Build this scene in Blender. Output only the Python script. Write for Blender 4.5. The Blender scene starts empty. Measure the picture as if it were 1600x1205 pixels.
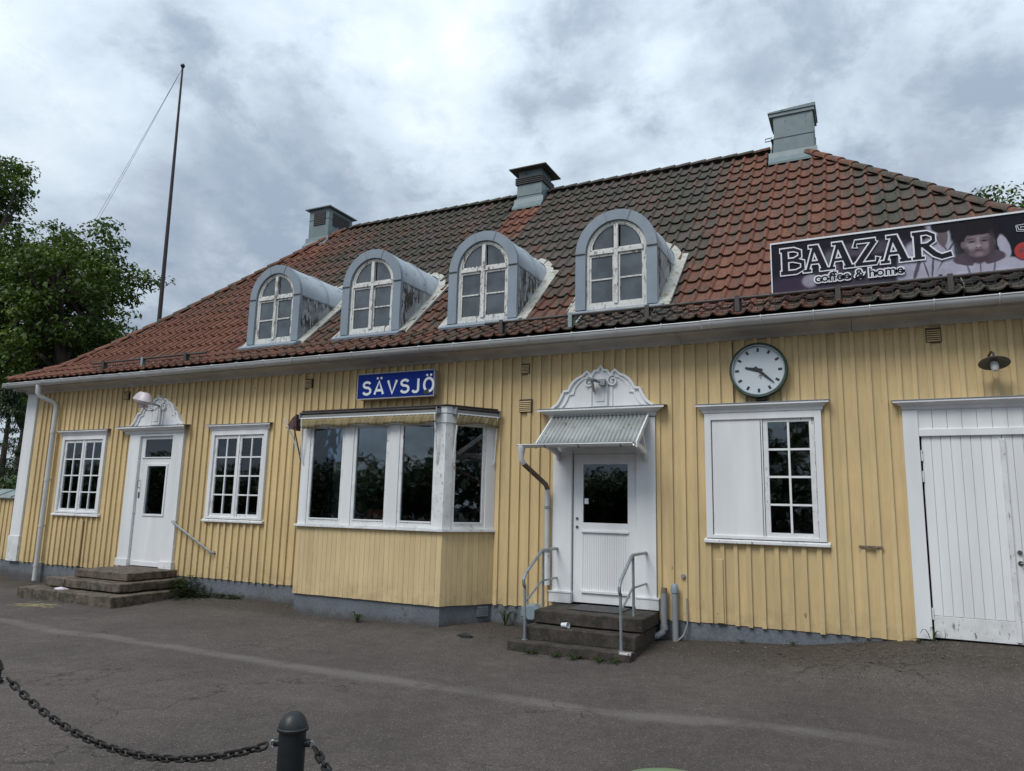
import bpy, bmesh, math, random
import numpy as np
from mathutils import Vector, Matrix
random.seed(7); rng = np.random.default_rng(7)
S = bpy.context.scene
COL = S.collection
PI = math.pi

# ------------------------------------------------------------------ camera
cam_d = bpy.data.cameras.new('camera'); cam = bpy.data.objects.new('camera', cam_d); COL.objects.link(cam)
cR = Vector((0.89801005, 0.4393864, 0.02274978)); cU = Vector((0.05232982, -0.15800476, 0.98605075)); cF = Vector((-0.43685186, 0.88429299, 0.16488287))
m = Matrix.Identity(4)
for i in range(3):
    m[i][0] = cR[i]; m[i][1] = cU[i]; m[i][2] = -cF[i]
m[0][3], m[1][3], m[2][3] = 0, -10, 1.6
cam.matrix_world = m
cam_d.sensor_width = 36; cam_d.sensor_fit = 'HORIZONTAL'; cam_d.lens = 36*1130/1600
cam_d.clip_start = .05; cam_d.clip_end = 2000
S.camera = cam

# ------------------------------------------------------------------ sky, sun, exposure
S.view_settings.view_transform = 'Standard'; S.view_settings.look = 'None'
S.view_settings.exposure = 0.26; S.view_settings.gamma = 1
SUN_EL, SUN_AZ = math.radians(52), math.radians(200)
W = bpy.data.worlds.new('World'); S.world = W; W.use_nodes = True
nt = W.node_tree; nt.nodes.clear()
def wn(t, **k):
    n = nt.nodes.new(t)
    for a, b in k.items(): setattr(n, a, b)
    return n
def wm(op, a, b=None, c=None):
    n = nt.nodes.new('ShaderNodeMath'); n.operation = op
    for i, v in enumerate((a, b, c)):
        if v is None: continue
        if isinstance(v, (int, float)): n.inputs[i].default_value = v
        else: nt.links.new(v, n.inputs[i])
    return n.outputs[0]
sky = wn('ShaderNodeTexSky', sky_type='NISHITA', sun_disc=False, sun_elevation=SUN_EL, sun_rotation=SUN_AZ)
bg1 = wn('ShaderNodeBackground'); bg1.inputs['Strength'].default_value = .1
nt.links.new(sky.outputs[0], bg1.inputs[0])
tc = wn('ShaderNodeTexCoord')
sep = wn('ShaderNodeSeparateXYZ'); nt.links.new(tc.outputs['Generated'], sep.inputs[0])
zc = wm('MAXIMUM', sep.outputs[2], 0.0)
den = wm('ADD', zc, .40)
comb = wn('ShaderNodeCombineXYZ')
nt.links.new(wm('DIVIDE', sep.outputs[0], den), comb.inputs[0]); nt.links.new(wm('DIVIDE', sep.outputs[1], den), comb.inputs[1])
comb.inputs[2].default_value = 3.7
n1 = wn('ShaderNodeTexNoise'); n1.inputs['Scale'].default_value = 2.3; n1.inputs['Detail'].default_value = 7; n1.inputs['Roughness'].default_value = .56; n1.inputs['Distortion'].default_value = .15
n2 = wn('ShaderNodeTexNoise'); n2.inputs['Scale'].default_value = 7.5; n2.inputs['Detail'].default_value = 8; n2.inputs['Roughness'].default_value = .62; n2.inputs['Distortion'].default_value = .2
nt.links.new(comb.outputs[0], n1.inputs[0]); nt.links.new(comb.outputs[0], n2.inputs[0])
bil = wm('SUBTRACT', 1.0, wm('MULTIPLY', wm('ABSOLUTE', wm('SUBTRACT', n2.outputs[0], .5)), 3.2))
f = wm('ADD', wm('ADD', wm('MULTIPLY', n1.outputs[0], 1.08), wm('MULTIPLY', n2.outputs[0], .22)), wm('ADD', wm('MULTIPLY', bil, .11), -.252))
wn3 = wn('ShaderNodeTexNoise'); wn3.inputs['Scale'].default_value = 6.5; wn3.inputs['Detail'].default_value = 5; wn3.inputs['Roughness'].default_value = .6
nt.links.new(tc.outputs['Generated'], wn3.inputs[0])
wv = wn('ShaderNodeVectorMath', operation='SUBTRACT'); nt.links.new(wn3.outputs['Color'], wv.inputs[0]); wv.inputs[1].default_value = (.5, .5, .5)
wv2 = wn('ShaderNodeVectorMath', operation='MULTIPLY_ADD'); nt.links.new(wv.outputs[0], wv2.inputs[0]); wv2.inputs[1].default_value = (.30, .30, .30); nt.links.new(tc.outputs['Generated'], wv2.inputs[2])
def blob(px, py, size, amt):      # a cloud bank: direction on the sky, angular size, brightness change
    d = (cF*1130 + cR*(px-800) - cU*(py-602.5)).normalized()
    dp = wn('ShaderNodeVectorMath', operation='DOT_PRODUCT'); nrm = wn('ShaderNodeVectorMath', operation='NORMALIZE')
    nt.links.new(wv2.outputs[0], nrm.inputs[0]); nt.links.new(nrm.outputs[0], dp.inputs[0]); dp.inputs[1].default_value = d
    t = wm('DIVIDE', wm('SUBTRACT', 1.0, dp.outputs['Value']), -(1-math.cos(size)))
    e = wm('POWER', 2.718, t)
    return wm('MULTIPLY', e, amt)
for px, py, sz, am in ((620, 60, .13, .05), (760, 70, .08, .05), (380, 60, .12, .02), (1095, 190, .07, .11), (980, 20, .11, -.10), (500, 210, .10, -.09), (850, 190, .10, -.09),
                       (1380, 120, .20, -.04), (40, 330, .12, .05), (190, 240, .10, -.05), (340, 390, .07, -.05), (120, 60, .2, .02), (1130, 60, .06, .06), (1020, 110, .05, .05), (1450, 230, .08, .04), (250, 330, .08, .04)):
    f = wm('ADD', f, blob(px, py, sz, am))
cr = wn('ShaderNodeValToRGB'); el = cr.color_ramp.elements
el[0].position = .37; el[0].color = (.27, .335, .42, 1); el[1].position = .74; el[1].color = (.70, .77, .83, 1)
for p_, c_ in ((.44, (.335, .395, .475, 1)), (.50, (.42, .49, .565, 1)), (.56, (.50, .58, .66, 1)), (.64, (.58, .66, .73, 1))):
    e_ = el.new(p_); e_.color = c_
nt.links.new(f, cr.inputs[0])
# CIE overcast: brighter towards the zenith
cie = wm('ADD', wm('MULTIPLY', zc, 0.9), .80)
bg2 = wn('ShaderNodeBackground'); nt.links.new(cr.outputs[0], bg2.inputs[0]); nt.links.new(cie, bg2.inputs[1])
mx = wn('ShaderNodeMixShader'); mx.inputs[0].default_value = .93
nt.links.new(bg1.outputs[0], mx.inputs[1]); nt.links.new(bg2.outputs[0], mx.inputs[2])
wo = wn('ShaderNodeOutputWorld'); nt.links.new(mx.outputs[0], wo.inputs[0])
sl = bpy.data.lights.new('sun', 'SUN'); sl.energy = 1.7; sl.angle = math.radians(28); sl.color = (1, .97, .92)
so = bpy.data.objects.new('sun', sl); COL.objects.link(so)
sd = Vector((math.sin(SUN_AZ)*math.cos(SUN_EL), math.cos(SUN_AZ)*math.cos(SUN_EL), math.sin(SUN_EL)))
so.rotation_euler = sd.to_track_quat('Z', 'Y').to_euler(); so.location = (0, -12, 30)

# ------------------------------------------------------------------ materials
MATS = {}
def newmat(name):
    mt = bpy.data.materials.new(name); mt.use_nodes = True
    t = mt.node_tree; t.nodes.clear()
    o = t.nodes.new('ShaderNodeOutputMaterial'); b = t.nodes.new('ShaderNodeBsdfPrincipled')
    t.links.new(b.outputs[0], o.inputs[0])
    MATS[name] = mt
    return mt, t, b, o
class G:
    """tiny node-graph helper"""
    def __init__(s, t): s.t = t
    def n(s, ty, **k):
        x = s.t.nodes.new(ty)
        for a, b in k.items(): setattr(x, a, b)
        return x
    def L(s, a, b): s.t.links.new(a, b)
    def m(s, op, a, b=None, c=None, clamp=False):
        x = s.n('ShaderNodeMath', operation=op, use_clamp=clamp)
        for i, v in enumerate((a, b, c)):
            if v is None: continue
            if isinstance(v, (int, float)): x.inputs[i].default_value = v
            else: s.L(v, x.inputs[i])
        return x.outputs[0]
    def pos(s): return s.n('ShaderNodeNewGeometry').outputs['Position']
    def scale(s, v, sc):
        x = s.n('ShaderNodeVectorMath', operation='MULTIPLY'); s.L(v, x.inputs[0]); x.inputs[1].default_value = sc; return x.outputs[0]
    def noise(s, v, sc, det=4, ro=.55, dist=0):
        x = s.n('ShaderNodeTexNoise'); s.L(v, x.inputs[0]); x.inputs['Scale'].default_value = sc; x.inputs['Detail'].default_value = det
        x.inputs['Roughness'].default_value = ro; x.inputs['Distortion'].default_value = dist; return x.outputs[0]
    def mr(s, v, a, b, c=0., d=1., sm=True):
        x = s.n('ShaderNodeMapRange', interpolation_type='SMOOTHSTEP' if sm else 'LINEAR'); s.L(v, x.inputs[0])
        for i, q in enumerate((a, b, c, d)): x.inputs[i+1].default_value = q
        return x.outputs[0]
    def mix(s, fac, a, b):
        x = s.n('ShaderNodeMix', data_type='RGBA')
        if isinstance(fac, (int, float)): x.inputs[0].default_value = fac
        else: s.L(fac, x.inputs[0])
        for i, v in ((6, a), (7, b)):
            if isinstance(v, tuple): x.inputs[i].default_value = v+(1,) if len(v) == 3 else v
            else: s.L(v, x.inputs[i])
        return x.outputs[2]
    def mulc(s, col, val):
        x = s.n('ShaderNodeMix', data_type='RGBA', blend_type='MULTIPLY'); x.inputs[0].default_value = 1
        if isinstance(col, tuple): x.inputs[6].default_value = col+(1,)
        else: s.L(col, x.inputs[6])
        s.L(val, x.inputs[7]); return x.outputs[2]
    def bump(s, h, b, st=.3, d=.01):
        x = s.n('ShaderNodeBump'); x.inputs['Strength'].default_value = st; x.inputs['Distance'].default_value = d
        s.L(h, x.inputs['Height']); s.L(x.outputs[0], b.inputs['Normal'])
    def rnd(s): return s.n('ShaderNodeObjectInfo').outputs['Random']

def plain(name, col, rough=.6, var=.12, sc=4., metal=0., bump=.15, spots=0., spotcol=(.12, .1, .08), spotsc=18, rnd=0., bscale=60, vert=False, spec=.5):
    mt, t, b, o = newmat(name); g = G(t); P = g.pos()
    v = g.scale(P, (1, 1, .12)) if vert else P
    n = g.noise(v, sc, 5)
    c = g.mulc(col, g.mr(n, .25, .75, 1-var, 1+var))
    if rnd: c = g.mulc(c, g.mr(g.rnd(), 0, 1, 1-rnd, 1+rnd, False))
    if spots > 0:
        sn = g.noise(g.scale(P, (1, 1, .35)) if vert else P, spotsc, 6, .65)
        k = g.mr(sn, 1-spots-.03, 1-spots+.03)
        c = g.mix(k, c, spotcol)
        g.L(c, b.inputs['Base Color'])
    else: g.L(c, b.inputs['Base Color'])
    rr = g.mr(g.noise(P, sc*3, 4), .3, .7, rough-.08, rough+.08); g.L(rr, b.inputs['Roughness'])
    b.inputs['Metallic'].default_value = metal; b.inputs['Specular IOR Level'].default_value = spec
    if bump: g.bump(g.noise(g.scale(P, (1, 1, .08)) if vert else P, bscale, 4), b, bump, .004)
    return mt

def wall_paint(name, col):
    mt, t, b, o = newmat(name); g = G(t); P = g.pos(); s = g.n('ShaderNodeSeparateXYZ'); g.L(P, s.inputs[0])
    big = g.noise(P, .55, 4); st = g.noise(g.scale(P, (9, 9, .7)), 1.6, 5, .6); fine = g.noise(g.scale(P, (1, 1, .1)), 30, 5, .7)
    c = g.mulc(col, g.mr(big, .3, .7, .9, 1.06)); c = g.mulc(c, g.mr(st, .25, .75, .93, 1.04)); c = g.mulc(c, g.mr(g.rnd(), 0, 1, .92, 1.06, False))
    c = g.mulc(c, g.mr(fine, .3, .7, .94, 1.04))
    # grime runs and flaked spots
    gr = g.mr(g.noise(g.scale(P, (6, 6, .5)), 2.3, 6, .65), .60, .74)
    c = g.mix(g.m('MULTIPLY', gr, .13), c, (.22, .17, .09))
    low = g.mr(s.outputs[2], .75, .12)
    fl = g.mr(g.noise(g.scale(P, (1, 1, .5)), 24, 6, .7), .66, .70)
    c = g.mix(g.m('MULTIPLY', fl, g.m('ADD', g.m('MULTIPLY', low, .75), .12)), c, (.13, .085, .05))
    c = g.mix(g.m('MULTIPLY', g.m('MULTIPLY', g.mr(s.outputs[2], .62, .12), g.mr(g.noise(P, 5, 6, .7), .38, .68)), .38), c, (.24, .18, .11))
    sp = g.mr(g.noise(g.scale(P, (1, 1, .6)), 7, 2, .5), .765, .775)
    c = g.mix(g.m('MULTIPLY', sp, .6), c, (.10, .07, .04))
    g.L(c, b.inputs['Base Color']); b.inputs['Roughness'].default_value = .62; b.inputs['Specular IOR Level'].default_value = .35
    g.bump(g.noise(g.scale(P, (1, 1, .06)), 55, 4, .65), b, .35, .003)
    return mt

def flaky(name, col, under, amt, vert=True, sc=22, rough=.6):
    """peeling paint over bare wood / old coats"""
    mt, t, b, o = newmat(name); g = G(t); P = g.pos()
    v = g.scale(P, (1, 1, .28)) if vert else P
    k = g.mr(g.noise(v, sc, 7, .68), 1-amt-.02, 1-amt+.02)
    big = g.mr(g.noise(P, 2.2, 3), .38, .55, .35, 1.)
    k = g.m('MULTIPLY', k, big)
    c = g.mulc(col, g.mr(g.noise(P, 5, 4), .3, .7, .88, 1.06))
    u = g.mulc(under, g.mr(g.noise(v, 60, 4), .3, .7, .6, 1.4))
    g.L(g.mix(k, c, u), b.inputs['Base Color']); b.inputs['Roughness'].default_value = rough
    g.bump(g.m('SUBTRACT', 1., k), b, .6, .003)
    return mt

YEL = wall_paint('yellow_wall_paint', (.66, .50, .262))
YEL2 = wall_paint('yellow_bay_paint', (.66, .51, .28))
WHITE = plain('white_paint', (.75, .76, .77), .55, .09, 2.5, bump=.4, vert=True, spots=.27, spotcol=(.42, .40, .36), spotsc=26, spec=.35)
WHITEW = flaky('worn_white_paint', (.72, .73, .73), (.25, .23, .20), .385, sc=34)
FLAKE = flaky('peeling_dormer_window_paint', (.66, .66, .63), (.17, .15, .125), .44, sc=26)
BLUEG = plain('blue_grey_sheet_metal', (.225, .27, .315), .38, .10, 2.0, metal=.0, bump=.05, spots=.22, spotcol=(.2, .23, .26), spotsc=9, spec=.6)
BLUEB = flaky('pale_dormer_barrel_paint', (.36, .41, .45), (.20, .18, .13), .37, vert=False, sc=9, rough=.4)
CHEEK = flaky('blistered_dormer_cheek_paint', (.40, .43, .45), (.055, .048, .045), .54, sc=12)
FLASH = flaky('lichen_stained_flashing', (.44, .44, .40), (.22, .20, .12), .45, vert=False, sc=12)
CHIM = flaky('green_grey_chimney_sheet', (.17, .225, .235), (.09, .11, .11), .36, vert=False, sc=6, rough=.45)
BLACKM = plain('black_metal', (.025, .026, .028), .5, .2, 8, bump=.2)
DARKM = plain('dark_rail_metal', (.055, .045, .04), .6, .3, 9, bump=.2)
CORN = plain('cornice_grey_white_paint', (.47, .455, .43), .6, .14, 3, bump=.15, spots=.30, spotcol=(.25, .22, .19), spotsc=8)
GUTT = plain('white_gutter_metal', (.56, .57, .57), .35, .12, 1.6, bump=.05, spots=.26, spotcol=(.30, .28, .25), spotsc=7, spec=.6)
GALV = plain('galvanised_steel', (.28, .31, .33), .42, .16, 9, metal=.35, bump=.1)
BASE = plain('grey_plinth_paint', (.135, .15, .17), .75, .14, 2.2, bump=.5, spots=.32, spotcol=(.085, .085, .085), spotsc=5, bscale=25)
t = BASE.node_tree; g = G(t); b = [n for n in t.nodes if n.type == 'BSDF_PRINCIPLED'][0]; old = b.inputs['Base Color'].links[0].from_socket
sz_ = g.n('ShaderNodeSeparateXYZ'); g.L(g.pos(), sz_.inputs[0]); hgt = g.m('ADD', sz_.outputs[2], g.m('MULTIPLY', g.noise(g.pos(), 7, 6, .7), .28))
g.L(g.mix(g.mr(hgt, .12, -.02, 0, .7), g.mulc(old, g.mr(g.noise(g.pos(), 38, 5, .7), .3, .7, .75, 1.2)), (.060, .050, .038)), b.inputs['Base Color'])
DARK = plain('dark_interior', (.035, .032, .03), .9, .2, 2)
CURT = plain('curtain_cloth', (.17, .20, .20), .9, .15, 3)
WOOD = plain('roof_deck_wood', (.06, .045, .035), .9, .2, 5)
BLUES = plain('sign_blue_enamel', (.004, .022, .19), .5, .06, 3, bump=0, spec=.12)
SIGNW = plain('sign_white', (.74, .77, .80), .4, .05, 3, bump=0)
CLOCKW = plain('clock_face_white', (.56, .62, .66), .45, .05, 3, bump=0)
CLOCKG = plain('clock_green_enamel', (.014, .05, .03), .35, .15, 6, bump=0)
AWN = plain('ochre_awning_cloth', (.27, .215, .115), .85, .2, 5, bump=.3, spots=.35, spotcol=(.17, .14, .08), spotsc=12)
MAROON = plain('maroon_awning_cloth', (.07, .03, .028), .85, .2, 6)
RUST = plain('rusty_pipe', (.17, .125, .09), .8, .35, 14, bump=.4)
PLAST = plain('grey_plastic_pipe', (.26, .275, .29), .5, .08, 5)
BOXG = plain('blue_grey_box', (.22, .28, .32), .5, .1, 5)
BOLL = plain('bollard_dark_green_paint', (.010, .0135, .0145), .45, .15, 8, bump=.15, spec=.5)
IRON = plain('black_chain_iron', (.013, .012, .011), .6, .4, 20, bump=.3, spec=.3)
LAMPP = plain('pinkish_grey_lamp_shell', (.50, .44, .46), .35, .08, 4, bump=0)
CREAM = plain('pale_cream_enamel', (.32, .31, .29), .4, .1, 4)
FLAG = plain('red_brown_pole_paint', (.022, .011, .011), .5, .15, 4)
ROPE = plain('grey_rope', (.35, .35, .36), .8, .1, 4)
CAPM = plain('weathered_zinc', (.25, .30, .30), .45, .2, 4, metal=.1)
GREENP = plain('green_bin_plastic', (.13, .22, .09), .35, .08, 4, bump=.05)
POT = plain('pink_terracotta', (.42, .10, .075), .7, .15, 5)
BARK = plain('tree_bark', (.045, .036, .028), .95, .35, 3, bump=1, bscale=12)
STRAW = plain('dry_straw', (.30, .26, .15), .9, .2, 8)
CLOTH = plain('white_scrap', (.6, .55, .58), .9, .1, 8)
CANM = plain('corrugated_canopy_metal', (.35, .375, .37), .45, .18, 3, bump=.15, spots=.37, spotcol=(.17, .155, .10), spotsc=10)
BRASS = plain('dull_lock_metal', (.22, .21, .2), .35, .2, 9, metal=.8)
GREY1 = plain('print_dark', (.012, .012, .020), .45, .1, 4, bump=0, spec=.15)
GREY2 = plain('print_purple_dark', (.050, .038, .065), .45, .3, 3, bump=0, spec=.15)
GREY3 = plain('print_purple_mid', (.125, .10, .14), .45, .2, 5, bump=0, spec=.15)
GREY4 = plain('print_pale_shirt', (.44, .43, .52), .45, .16, 4, bump=0, spec=.15)
GREY5 = plain('print_skin_grey', (.16, .125, .14), .45, .28, 9, bump=0, spec=.15)
GREY6 = plain('print_skin_light', (.29, .24, .26), .45, .15, 9, bump=0, spec=.15)
GREY7 = plain('print_collar', (.10, .075, .095), .45, .2, 6, bump=0, spec=.15)
PRED = plain('print_red', (.38, .05, .045), .45, .1, 5, bump=0, spec=.15)
PWHT = plain('print_white', (.80, .81, .86), .45, .06, 5, bump=0, spec=.15)
LSH = plain('dark_grey_lamp_enamel', (.10, .095, .085), .4, .1, 4)
BULB = plain('frosted_lamp_glass', (.62, .62, .60), .25, .05, 5, bump=0)

def stone(name, col, moss):
    mt, t, b, o = newmat(name); g = G(t); P = g.pos()
    n = g.noise(P, 7, 7, .65); f_ = g.noise(P, 90, 5, .7)
    c = g.mix(g.mr(n, .4, .62), col, moss)
    c = g.mulc(c, g.mr(f_, .3, .7, .45, 1.6))
    g.L(c, b.inputs['Base Color']); b.inputs['Roughness'].default_value = .9
    g.bump(g.m('ADD', f_, g.m('MULTIPLY', n, 1.5)), b, .9, .012)
    return mt
STONE = stone('brown_granite', (.15, .118, .092), (.062, .052, .036))
STONE2 = stone('dark_mossy_concrete', (.066, .054, .045), (.034, .032, .021))

# glass
mt, t, b, o = newmat('window_glass'); g = G(t); t.nodes.remove(b)
tr = g.n('ShaderNodeBsdfTransparent'); tr.inputs[0].default_value = (.72, .76, .77, 1)
gl = g.n('ShaderNodeBsdfGlossy'); gl.inputs['Roughness'].default_value = .02; gl.inputs[0].default_value = (.86, .93, 1, 1)
fr = g.n('ShaderNodeFresnel'); fr.inputs[0].default_value = 1.55
ms = g.n('ShaderNodeMixShader'); g.L(g.m('ADD', g.m('MULTIPLY', fr.outputs[0], 1.45), .02), ms.inputs[0]); g.L(tr.outputs[0], ms.inputs[1]); g.L(gl.outputs[0], ms.inputs[2]); g.L(ms.outputs[0], o.inputs[0])
bn = g.n('ShaderNodeBump'); bn.inputs['Strength'].default_value = .04; bn.inputs['Distance'].default_value = .02
g.L(g.noise(g.pos(), 3.5, 2), bn.inputs['Height']); g.L(bn.outputs[0], gl.inputs['Normal'])
GLASS = mt
# dormer glass: the reflected grey-blue sky is painted as its base colour
mt, t, b, o = newmat('painted_sky_dormer_glass'); g = G(t)
g.L(g.mulc((.085, .10, .115), g.mr(g.noise(g.pos(), 2.5, 3), .3, .7, .7, 1.3)), b.inputs['Base Color']); b.inputs['Roughness'].default_value = .12; b.inputs['IOR'].default_value = 1.55
GLASS2 = mt

# roof tiles
def tile_mat():
    mt, t, b, o = newmat('clay_pantile'); g = G(t); P = g.pos(); s = g.n('ShaderNodeSeparateXYZ'); g.L(P, s.inputs[0])
    X, Z = s.outputs[0], s.outputs[2]
    at = g.n('ShaderNodeAttribute', attribute_name='rnd')
    r = g.m('FRACT', g.m('ADD', at.outputs['Fac'], g.m('MULTIPLY', g.rnd(), 3.7)))
    r2 = g.m('FRACT', g.m('MULTIPLY', r, 17.3))
    def band(v, a, b_, s_): return g.m('MULTIPLY', g.mr(v, a-s_, a+s_), g.mr(v, b_+s_, b_-s_))
    # redness: rain off the metal chimneys has kept those strips clean of moss; the old upper middle is grey-green
    k = g.m('MULTIPLY', band(X, -2.2, .1, .4), .52)
    k = g.m('ADD', k, g.m('MULTIPLY', band(X, -7.05, -6.35, .06), g.mr(Z, 7.0, 7.5, 0, .75)))
    k = g.m('ADD', k, g.m('MULTIPLY', band(X, -13.6, -12.5, .15), g.mr(Z, 7.5, 8.0, 0, .5)))
    k = g.m('ADD', k, g.m('MULTIPLY', g.mr(X, -9.5, -13.5), .42))
    k = g.m('ADD', k, g.m('MULTIPLY', g.mr(Z, 6.3, 5.0), .32))
    k = g.m('SUBTRACT', g.m('ADD', k, g.m('MULTIPLY', g.mr(X, -.2, .4), .10)), g.mr(Z, 8.80, 8.86, 0, .35))
    k = g.m('SUBTRACT', k, g.m('MULTIPLY', g.m('MULTIPLY', g.mr(Z, 4.62, 4.35), g.mr(X, -4.2, -2.6)), .42))
    k = g.m('ADD', k, g.mr(r, 0, 1, -.11, .11, False))
    k = g.m('ADD', k, g.m('MULTIPLY', g.m('SUBTRACT', g.noise(P, 1.0, 4), .5), .55))
    k = g.m('ADD', k, g.m('MULTIPLY', g.m('SUBTRACT', g.noise(g.scale(P, (1, .16, .16)), 4.2, 5, .65), .5), 1.1))
    # soot and moss gather in the right half of every pan, the proud roll is redder
    u = g.m('FRACT', g.m('DIVIDE', g.m('ADD', X, 2.274+.125+.2185*80), .2185))
    nn = g.noise(P, 6, 5, .7)
    k = g.m('SUBTRACT', k, g.m('MULTIPLY', g.m('MULTIPLY', g.mr(u, .28, .62), g.mr(u, .86, .74)), g.mr(nn, .35, .62, .0, .55)))
    k = g.m('ADD', k, g.m('MULTIPLY', g.mr(u, .82, .93), .10))
    k = g.m('ADD', k, g.m('MULTIPLY', g.m('SUBTRACT', g.noise(P, 10, 6, .7), .5), 1.6))
    red = g.mix(g.m('MULTIPLY', r2, g.mr(nn, .3, .7, .4, 1)), (.140, .060, .040), (.225, .100, .066))
    green = g.mix(g.mr(g.noise(P, 1.4, 3), .4, .6), (.088, .077, .066), (.064, .065, .050))
    c = g.mix(g.mr(k, -.12, .66), green, red)
    c = g.mulc(c, g.mr(g.noise(P, 40, 5, .75), .25, .75, .5, 1.5))
    lich = g.mr(g.noise(P, 26, 4, .6), .66, .70)
    c = g.mix(g.m('MULTIPLY', lich, .45), c, (.24, .24, .19))
    g.L(c, b.inputs['Base Color']); b.inputs['Roughness'].default_value = .85; b.inputs['Specular IOR Level'].default_value = .25
    g.bump(g.noise(P, 45, 5, .7), b, .5, .006)
    return mt
TILE = tile_mat()

# ground
mt, t, b, o = newmat('worn_asphalt'); g = G(t); P = g.pos(); s = g.n('ShaderNodeSeparateXYZ'); g.L(P, s.inputs[0])
agg = g.n('ShaderNodeTexVoronoi', feature='F1'); g.L(P, agg.inputs[0]); agg.inputs['Scale'].default_value = 62
fine = g.noise(P, 130, 5, .75); mid = g.noise(P, 6, 6, .6); big = g.noise(P, .45, 5, .6)
c = g.mix(g.mr(big, .35, .65), (.070, .060, .054), (.092, .078, .069))
c = g.mulc(c, g.mr(mid, .3, .7, .88, 1.1))
c = g.mulc(c, g.mr(fine, .28, .72, .25, 1.9)); c = g.mulc(c, g.mr(g.noise(P, 42, 4, .7), .3, .7, .75, 1.25))
chips = g.n('ShaderNodeSeparateColor'); g.L(agg.outputs['Color'], chips.inputs[0])
ck = g.m('MULTIPLY', g.mr(chips.outputs[0], .90, .96), g.mr(agg.outputs['Distance'], .45, .25))
c = g.mix(g.m('MULTIPLY', ck, .8), c, (.25, .23, .21))
# pale worn line along the forecourt
wob = g.m('ADD', s.outputs[1], g.m('MULTIPLY', g.m('SUBTRACT', g.noise(P, .6, 4), .5), .5))
ln = g.m('MULTIPLY', g.mr(wob, -3.52, -3.34), g.mr(wob, -3.12, -3.28)); ln = g.m('MULTIPLY', ln, g.mr(g.noise(P, 1.3, 7, .75), .26, .60))
ln = g.m('MULTIPLY', ln, g.mr(s.outputs[0], .6, -.9))
c = g.mix(g.m('MULTIPLY', ln, .55), c, (.19, .175, .155))
# broad dusty patches
dp = g.mr(g.noise(g.scale(P, (.5, 1, 1)), 1.3, 6, .7), .56, .74); c = g.mix(g.m('MULTIPLY', dp, .35), c, (.15, .135, .115))
# earth and grit along the wall foot
ft = g.m('ADD', s.outputs[1], g.m('MULTIPLY', g.noise(P, 2.4, 5, .7), .9)); k = g.mr(ft, -.75, -.15)
c = g.mix(g.m('MULTIPLY', k, g.mr(g.noise(P, 16, 5, .7), .35, .6, .25, .8)), c, (.048, .038, .027))
gt = g.m('MULTIPLY', g.mr(g.noise(P, 70, 3, .6), .60, .66), g.mr(ft, -1.4, -.4)); c = g.mix(g.m('MULTIPLY', gt, .5), c, (.23, .20, .165))
# fine cracks
vc = g.n('ShaderNodeTexVoronoi', feature='DISTANCE_TO_EDGE'); vc.inputs['Scale'].default_value = .55
dv = g.n('ShaderNodeVectorMath', operation='ADD'); g.L(P, dv.inputs[0]); nz = g.n('ShaderNodeTexNoise'); g.L(P, nz.inputs[0]); nz.inputs['Scale'].default_value = 2.2; nz.inputs['Detail'].default_value = 5
g.L(g.scale(nz.outputs['Color'], (.9, .9, .9)), dv.inputs[1]); g.L(dv.outputs[0], vc.inputs[0])
crk = g.m('MULTIPLY', g.mr(vc.outputs['Distance'], .008, .002), g.mr(g.noise(P, .5, 2), .52, .6)); c = g.mix(g.m('MULTIPLY', crk, .75), c, (.03, .026, .023))
g.L(c, b.inputs['Base Color']); b.inputs['Roughness'].default_value = .88; b.inputs['Specular IOR Level'].default_value = .3
g.bump(g.m('ADD', fine, g.m('MULTIPLY', agg.outputs['Distance'], .6)), b, .8, .008)
ASPH = mt

def leafmat(name, a, b_, tl=.25):
    mt, t, b, o = newmat(name); g = G(t)
    at = g.n('ShaderNodeAttribute', attribute_name='rnd')
    c = g.mix(at.outputs['Fac'], a, b_)
    g.L(c, b.inputs['Base Color']); b.inputs['Roughness'].default_value = .5; b.inputs['Specular IOR Level'].default_value = .35
    tr = g.n('ShaderNodeBsdfTranslucent'); g.L(g.mix(.5, c, (.12, .2, .02)), tr.inputs[0])
    ms = g.n('ShaderNodeMixShader'); ms.inputs[0].default_value = tl
    g.L(b.outputs[0], ms.inputs[1]); g.L(tr.outputs[0], ms.inputs[2]); g.L(ms.outputs[0], o.inputs[0])
    return mt
LEAF = leafmat('maple_leaves', (.017, .046, .010), (.15, .215, .042), .22)  # bright end stands in for lit leaves, dark end for the shaded crown interior
LEAFD = leafmat('dark_leaves', (.022, .048, .014), (.05, .085, .022), .15)
NEEDLE = leafmat('spruce_needles', (.016, .034, .016), (.035, .062, .022), .1)
WEED = leafmat('weed_leaves', (.022, .042, .014), (.05, .075, .022))

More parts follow.
